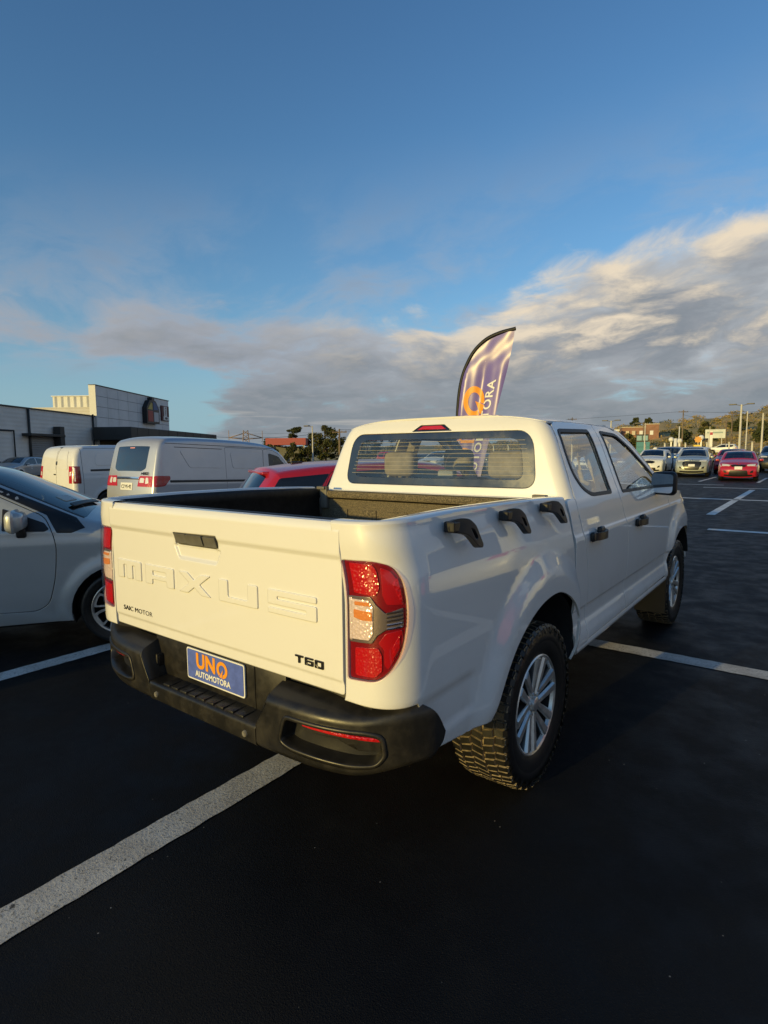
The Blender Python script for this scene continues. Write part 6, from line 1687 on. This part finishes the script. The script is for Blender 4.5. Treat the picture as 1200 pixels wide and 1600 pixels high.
for x in (-1.15, .0): child_box('window', tk, (x, .02, 3.7), (x + .95, .1, 4.7), mat('pale_teal', (.25, .42, .44), .4))
bb = empty('billboard', (-12.25, 107.0, 0), math.radians(8), 'pale rectangular billboard on two legs on the far bank', 'billboard')
child_box('panel', bb, (-1.45, 0, 3.55), (1.45, .15, 5.0), mat('billboard_face', (.62, .66, .60), .5, noise=.12, nscale=.9)); 
for x in (-1.0, .9): child_box('post', bb, (x, .03, 0), (x + .12, .14, 3.55), M_CONC)
child_box('picture_band', bb, (-1.2, -.02, 4.35), (1.1, 0, 4.60), mat('band_grey', (.30, .38, .36), .6))
fs = empty('flower_sign', (-13.6, 99.6, 0), math.radians(8), 'orange and yellow flower shaped sign on a post', 'sign')
child_box('post', fs, (-.05, .02, 0), (.05, .1, 3.2), M_CONC)
bm = bmesh.new(); 
pl_ = [((.58 if k % 2 == 0 else .42) * math.cos(k * PI / 8), 3.25 + (.58 if k % 2 == 0 else .42) * math.sin(k * PI / 8)) for k in range(16)]
add_prism(bm, pl_, -.05, .0, lambda u, v, w: (u, w, v)); bmesh.ops.recalc_face_normals(bm, faces=bm.faces); bm_obj('petals', bm, mat('petal_orange', (.70, .34, .07), .5), fs)
child_box('panel', fs, (-.6, -.03, 1.9), (.35, .05, 2.4), mat('petal_yellow', (.85, .65, .08), .5))
tt = empty('flag_sign', (-11.9, 98.5, 0), math.radians(8), 'tall narrow white and red banner beside the flower shaped sign', 'banner')
child_box('pole', tt, (-.04, 0, 0), (.04, .08, 5.2), M_CONC); child_box('cloth', tt, (.04, .02, 2.0), (.42, .06, 4.5), M_PLWHITE); child_box('cloth_band', tt, (.04, .0, 3.9), (.42, .02, 4.3), P_RED)
for k, (x, y, h, lb) in enumerate(((-21.6, 121.5, 3.7, 'white globe on a post left of the fat white pole'), (-20.0, 121.0, 3.4, 'white globe on a short post right beside the fat white pole'), (-15.9, 118.0, 3.9, 'white globe on a post right of the fat white pole'), (-24.5, 122.0, 1.8, 'low white globe nearest the teal kiosk'))):
    g = empty('globe_lamp', (x, y, 0), 0, lb, 'globe sign', 'white globes on posts'); child_box('post', g, (-.12, -.06, 0), (.12, .06, h - .4), M_PLWHITE)
    bm = bmesh.new(); bmesh.ops.create_icosphere(bm, subdivisions=2, radius=.5, matrix=Matrix.Translation((0, 0, h))); bm_obj('globe', bm, M_PLWHITE, g, smooth=True)
fp_ = empty('white_pole', (-17.9, 105.6, 0), 0, 'fat white pole standing above the gap between the two light SUVs', 'pole'); bm = bmesh.new(); add_tube(bm, [(0, 0, 0), (0, 0, 3.6)], .28, 10); add_tube(bm, [(.5, 0, 0), (.5, 0, 5.6)], .08, 8); bm_obj('shaft', bm, M_PLWHITE, fp_)
# row of short pale fence posts
_ord = ['first', 'second', 'third', 'fourth', 'fifth', 'sixth', 'seventh', 'eighth', 'ninth', 'tenth', 'eleventh', 'twelfth', 'thirteenth', 'fourteenth', 'fifteenth', 'sixteenth', 'seventeenth', 'eighteenth', 'nineteenth', 'twentieth', 'twenty-first', 'twenty-second', 'twenty-third', 'twenty-fourth']
POSTL = ['short pale concrete post at the car park edge, %s from the left' % w for w in _ord]
proto = None
for k in range(24):
    x = -46 + k * 2.55; y = 83.5 + .10 * k
    if proto is None:
        proto = empty('fence_post', (x, y, 0), 0, POSTL[0], 'fence post', 'pale posts along the far edge'); bm = bmesh.new(); add_box(bm, (-.10, -.1, 0), (.10, .1, 2.6), .02); add_box(bm, (-.10, -.25, 2.5), (.10, .1, 2.62), .02); bm_obj('shaft', bm, M_CONC, proto)
    else:
        c = copy_tree(proto); c.location = (x, y, 0); c['label'] = POSTL[k]
bm = bmesh.new()
for zz in (.9, 1.5, 2.1): add_tube(bm, [(-46 + 2.55 * k, 83.5 + .1 * k, zz) for k in range(24)], .015, 4)
fw = bm_obj('fence_wire', bm, M_WIRE); tag(fw, 'thin wires strung along the pale posts at the car park edge', 'fence')
# ================================================================ hill, bushes and trees
def leaf_mat(name, a, b, rough=.8):
    def fn(nt, bs, tc):
        n = nt.noise(tc.outputs['Object'], .8, 4, .6); n2 = nt.noise(tc.outputs['Object'], 7, 2, .5)
        c = nt.mix(nt.mapr(n, .35, .65), a, b)
        nt.link(nt.mix(nt.mapr(n2, .4, .7, 0, .5), c, tuple(x * .55 for x in a)), bs.inputs['Base Color'])
    return mat(name, a, rough, spec=.2, fn=fn)
M_LEAF = leaf_mat('leaves', (.060, .070, .022), (.115, .105, .035))
M_LEAFD = leaf_mat('dark_leaves', (.045, .058, .022), (.090, .092, .034))
M_SCRUB = leaf_mat('scrub', (.40, .27, .10), (.22, .20, .07))
M_BARK = mat('bark', (.16, .12, .09), .9, noise=.3, nscale=3)
def hill_fn(nt, b, tc):
    P = tc.outputs['Object']; n = nt.noise(P, .05, 8, .65); n2 = nt.noise(P, .35, 6, .7)
    c = nt.mix(nt.mapr(n, .38, .62), (.55, .37, .14), (.36, .28, .10))
    nt.link(nt.mix(nt.mapr(n2, .50, .66, 0, .75), c, (.46, .31, .15)), b.inputs['Base Color'])
M_HILL = mat('hill_grass', (.12, .10, .05), .95, fn=hill_fn)
CAMX, CAMY = 1.92, -2.49
def hill_h(az, r):
    # az: radians left of +Y seen from the car park;  gentle ridge that climbs to the right
    d = np.degrees(az)
    top = np.interp(d, [-30, -6, 0, 3, 7, 11, 15, 17.5, 20, 24, 30, 60, 95], [24, 21.5, 19.6, 18.0, 15.2, 13.6, 12.0, 9.0, 7.4, 6.0, 4.5, 3.0, 2.5])
    wob = 1 + .05 * np.sin(d * 2.3) + .035 * np.sin(d * 5.1 + 1) + .02 * np.sin(d * 11.7)
    k = sst(108, 300, r)
    return top * wob * k * (300 / 300) + .6 * np.sin(r * .11 + d) * k
rows = []
for r in list(np.linspace(88, 320, 40)) + [380, 520]:
    rows.append([(CAMX - math.sin(a) * r, CAMY + math.cos(a) * r, float(hill_h(a, min(r, 320))) - .02) for a in np.linspace(math.radians(-30), math.radians(95), 200)])
h_ = loft('hill', rows, M_HILL, None, True, flip=False); tag(h_, kind='structure')

def leaf_cloud(bm, n, rad, r_, size=.14, mi=0, cen=(0, 0, 0), shell=.45):
    cx, cy, cz = cen
    for _ in range(n):
        v = Vector((r_.gauss(0, 1), r_.gauss(0, 1), r_.gauss(0, 1))).normalized() * (shell + (1 - shell) * r_.random()**.6)
        p = Vector((cx + v.x * rad[0], cy + v.y * rad[1], cz + v.z * rad[2]))
        a = Vector((r_.gauss(0, 1), r_.gauss(0, 1), r_.gauss(0, .7))).normalized(); b = a.orthogonal().normalized(); c = a.cross(b)
        s = size * r_.uniform(.6, 1.4)
        f = bm.faces.new([bm.verts.new(p + b * s), bm.verts.new(p + c * s * .5), bm.verts.new(p - b * s), bm.verts.new(p - c * s * .5)]); f.material_index = mi
def tree(x, y, h, w, label, seed, m_=M_LEAF, z=0., clumps=26, leaf=.20, n=110, trunk=.3, group='trees on the skyline', flat=1.0):
    r_ = random.Random(seed); rt = empty('tree', (x, y, z), r_.uniform(0, 6), label, 'tree', group)
    bm = bmesh.new(); pts = [(0, 0, 0), (.1, .05, h * .25), (-.05, .1, h * .5), (.05, 0, h * .72)]
    add_tube(bm, pts, h * .035, 7, r2=h * .015)
    cl = []
    for k in range(clumps):
        a = r_.uniform(0, 2 * PI); t = r_.random(); zz = h * (trunk + (1 - trunk) * t); rr = w * .5 * math.sqrt(max(.05, 1 - ((t - .4) / .65)**2)) * r_.uniform(.25, 1.0)
        cl.append((rr * math.cos(a), rr * math.sin(a), zz * .93))
    for c in cl[::3]: add_tube(bm, [(0, 0, h * .35), (c[0] * .5, c[1] * .5, (h * .4 + c[2]) / 2), c], h * .012, 5, r2=h * .004)
    bm_obj('trunk', bm, M_BARK, rt)
    bm = bmesh.new()
    for c in cl:
        s = w * r_.uniform(.11, .20); leaf_cloud(bm, n, (s, s, s * .8 * flat), r_, leaf, 0, c, .35)
    bm_obj('crown', bm, m_, rt); return rt
tree(-68.2, 72.7, 6.6, 4.9, 'big rounded tree right of the red canopy roof, behind the lamp post', 1, clumps=36, leaf=.17, n=120, trunk=.15)
tree(-65.9, 74.9, 4.3, 5.1, 'lower bushy tree joined to the right side of the big rounded tree', 2, clumps=22, leaf=.17, trunk=.1)
tree(-63.3, 78.5, 5.3, 4.9, 'leafy tree against the pickup cab, right of the short utility pole', 3, M_LEAFD, clumps=26, leaf=.17, trunk=.1)
tree(-59.4, 82.5, 5.4, 5.4, 'dark leafy tree hidden mostly by the pickup cab', 4, M_LEAFD, clumps=24, leaf=.17, trunk=.1)
tree(-79.5, 76.5, 7.0, 3.6, 'umbrella shaped dark pine above the red canopy roof', 5, M_LEAFD, clumps=16, leaf=.17, n=110, trunk=.72, flat=.6)
tree(-83.5, 74.0, 4.6, 5.5, 'low dark tree left of the umbrella shaped pine', 6, M_LEAFD, clumps=20, leaf=.16, trunk=.2)
tree(-76.8, 78.5, 5.4, 4.6, 'rounded dark tree right of the umbrella shaped pine', 7, M_LEAFD, clumps=22, leaf=.16, trunk=.2)
tree(-71.4, 68.1, 3.4, 3.5, 'leafy bush in front of the red canopy roof on the left', 8, M_LEAF, clumps=16, leaf=.16, trunk=.05)
tree(-69.8, 70.0, 3.0, 3.8, 'leafy bush below the big rounded tree', 9, M_LEAF, clumps=16, leaf=.16, trunk=.05)
tree(-74.4, 65.9, 3.1, 3.2, 'leafy bush beside the dark shelter', 10, M_LEAF, clumps=14, leaf=.16, trunk=.05)
tree(-5.2, 181, 5.2, 8.0, 'broad green tree on the hilltop at the right edge', 11, M_LEAF, z=11.5, clumps=40, leaf=.38, n=130, trunk=.05)
tree(-55.8, 234, 3.2, 3.8, 'left of two dark trees on the ridge above the brick building', 12, M_LEAFD, z=11.0, clumps=18, leaf=.26, trunk=.2)
tree(-51.9, 236, 2.8, 3.2, 'right of two dark trees on the ridge above the brick building', 13, M_LEAFD, z=11.2, clumps=16, leaf=.26, trunk=.2)
for k, (x, y, z, hh, ww) in enumerate(((-37, 150, 1.2, 4.5, 6), (-27, 160, 2.4, 4.5, 6), (-22.5, 170, 3.5, 5.5, 6), (-5.5, 140, 1.5, 6, 7), (-1.5, 150, 2.2, 6.5, 7), (-8.5, 160, 2.8, 5.5, 6), (-46, 140, 1.0, 4, 7), (-17, 190, 5, 5, 7))):
    tree(x, y, hh, ww, ['dark tree on the slope left of the teal kiosk', 'dark tree on the slope right of the brick building', 'dark tree behind the pole over the white compact SUV', 'dark green tree right of the tall white lamp post', 'dark green tree at the right edge below the hilltop tree', 'dark tree just behind the tall white lamp post', 'dark tree below the cream building', 'dark tree high on the slope behind the billboard'][k], 20 + k, M_LEAFD if k % 2 else M_LEAF, z=z, clumps=18, leaf=.34, n=70, trunk=.05, group='trees on the hillside')
# scrub over the slope: nobody could count it
bm = bmesh.new(); r_ = random.Random(5)
for k in range(1500):
    az = math.radians(r_.uniform(-6, 32)); r = r_.uniform(112, 318)
    x = CAMX - math.sin(az) * r; y = CAMY + math.cos(az) * r; z = float(hill_h(az, r)); s = r_.uniform(.4, 1.2) * (1.0 + r / 400)
    leaf_cloud(bm, 30, (s * 1.5, s * 1.5, s * .5), r_, .26 * (r / 200)**.5, 0 if r_.random() < .80 else 1, (x, y, z + s * .25), .2)
sc_ = bm_obj('hillside_scrub', bm, [M_SCRUB, M_LEAFD]); tag(sc_, 'brown and dark green scrub covering the hillside', 'scrub', kind='stuff')
# ================================================================ feather flag
FL = empty('feather_flag', (-3.36, 6.62, 0), math.radians(37 - 32), 'purple feather flag with orange ring logo rising behind the pickup cab', 'flag')
kx = .0117 / .96
def ff(px, py): return ((px - 708) * kx, 1.568 + (706 - py) * .0117)
edge = [ff(*q) for q in ((706, 700), (708, 648), (710.5, 612), (715, 586), (722, 566), (734, 545), (752, 529), (773, 521), (797, 517.5))]
edge = [(edge[0][0] - .02, 1.0)] + edge
right = [ff(*q) for q in ((796, 520), (792, 548), (785, 582), (777, 616), (768, 652), (757, 700))] + [(ff(745, 700)[0], 1.0)]
edge_s = smooth_poly(edge, 5)
_e = sorted(edge_s, key=lambda q: q[1]); EV = [q[1] for q in _e]; EU = [q[0] for q in _e]
def cloth(u, v):
    u = np.asarray(u, float); v = np.asarray(v, float)
    k = u - (v - 1.5) * .20
    w = (.028 * np.sin(k * 11 + 1.2 + .4 * v) + .006 * np.sin(k * 27 + v * 1.7)) * (1 - .85 * sst(2.9, 3.35, v)) + .005 * sst(3.0, 3.35, v) * np.sin((u * .9 - v) * 15)
    w = w * sst(0, .10, u - np.interp(v, EV, EU)) 
    return np.stack([u, w, v], -1)
M_FLAG = mat('flag_purple', (.17, .13, .40), .32, spec=.6)
fl = panel('cloth', edge_s + right, [], lambda u, v: cloth(u, v) * [1, -1, 1], M_FLAG, FL, .03, .0, 0, edge_res=.03)
FL.scale = (1, 1, .965)
def onf(poly, m_, nm, par, o=.006): return panel(nm, poly, [], lambda u, v: cloth(u, v) * [1, -1, 1] + np.stack([0*u, -o + 0*u, 0*u], -1), m_, par, .025, 0, 0, edge_res=.02)
cx, cz = ff(736.5, 623); ro_ = 24 * .0117; sx_ = .62 * 1.0
t0 = np.linspace(0, 2 * PI, 40, endpoint=False)
outer = [(cx + ro_ * sx_ * math.cos(a) * 1.10, cz + ro_ * math.sin(a)) for a in t0]; inner = [(cx + ro_ * sx_ * math.cos(a) * .62, cz + ro_ * .60 * math.sin(a)) for a in t0]
panel('logo_ring', outer, [inner], lambda u, v: cloth(u, v) * [1, -1, 1] + np.stack([0*u, -.006 + 0*u, 0*u], -1), M_ORANGE, fl, .02, 0, 0, edge_res=.02)
onf([(cx + .015, cz + .015), (cx + .19, cz - .075), (cx + .10, cz - .24)][::-1], M_ORANGE, 'logo_needle', fl, .008)
for q in ([(cx + .015, cz + .02), (cx + .20, cz - .055), (cx + .20, cz - .075)][::-1], [(cx + .02, cz - .0), (cx + .105, cz - .25), (cx + .085, cz - .25)]): onf(q if area2(q) > 0 else q[::-1], M_FLAG, 'logo_gap', fl, .010)
# rotated lettering AUTOMOTORA, reading upwards
def rot_text(s, size, m_, u0, v0):
    cu = bpy.data.curves.new('flag_text', 'FONT'); cu.body = s; cu.size = size; cu.align_x = 'RIGHT'; cu.align_y = 'CENTER'; cu.offset = .004; cu.resolution_u = 3; cu.space_character = 1.12
    tmp = bpy.data.objects.new('tmp', cu); COL.objects.link(tmp); me = bpy.data.meshes.new_from_object(tmp); bpy.data.objects.remove(tmp); me.materials.clear()
    bm = bmesh.new(); bm.from_mesh(me); bmesh.ops.subdivide_edges(bm, edges=[e for e in bm.edges if e.calc_length() > .05], cuts=2)
    for v in bm.verts:
        a, b = v.co.x, v.co.y; u = u0 - b * .92 + (a) * .22; w = v0 + a
        p = cloth(np.array([u]), np.array([w]))[0]; v.co = (p[0], -p[1] - .007, p[2])
    bm_obj('flag_text', bm, m_, fl)
a_, b_ = ff(765, 592); rot_text('AUTOMOTORA', .235, M_PLWHITE, a_, b_)
a_, b_ = ff(730, 655); rot_text('UN', .52, M_ORANGE, a_, b_)
bm = bmesh.new()
E_ = np.array(edge_s)
rows = []
for i, (u, v) in enumerate(edge_s):
    t = E_[min(i + 1, len(E_) - 1)] - E_[max(i - 1, 0)]; t = t / np.hypot(*t); nrm = np.array([t[1], -t[0]])
    wdt = .055
    rows.append([(u - nrm[0] * .012, .0, v - nrm[1] * .012), (u - nrm[0] * .0, -.014, v), (u + nrm[0] * wdt * .6, -.016, v + nrm[1] * wdt * .6), (u + nrm[0] * wdt, -.004, v + nrm[1] * wdt), (u + nrm[0] * wdt * .5, .014, v + nrm[1] * wdt * .5)])
loft('pole_sleeve', rows, mat('sleeve_black', (.008, .008, .008), .6), FL, True, closed=True)
bm = bmesh.new(); add_tube(bm, [(E_[0][0] + .02, 0, 0), (E_[0][0] + .02, 0, 1.05)], .018, 8); add_box(bm, (E_[0][0] - .35, -.04, 0), (E_[0][0] + .4, .04, .04), .01); add_box(bm, (E_[0][0] - .02, -.35, 0), (E_[0][0] + .06, .35, .04), .01)
bm_obj('pole', bm, M_STEELG, FL, ang=40)
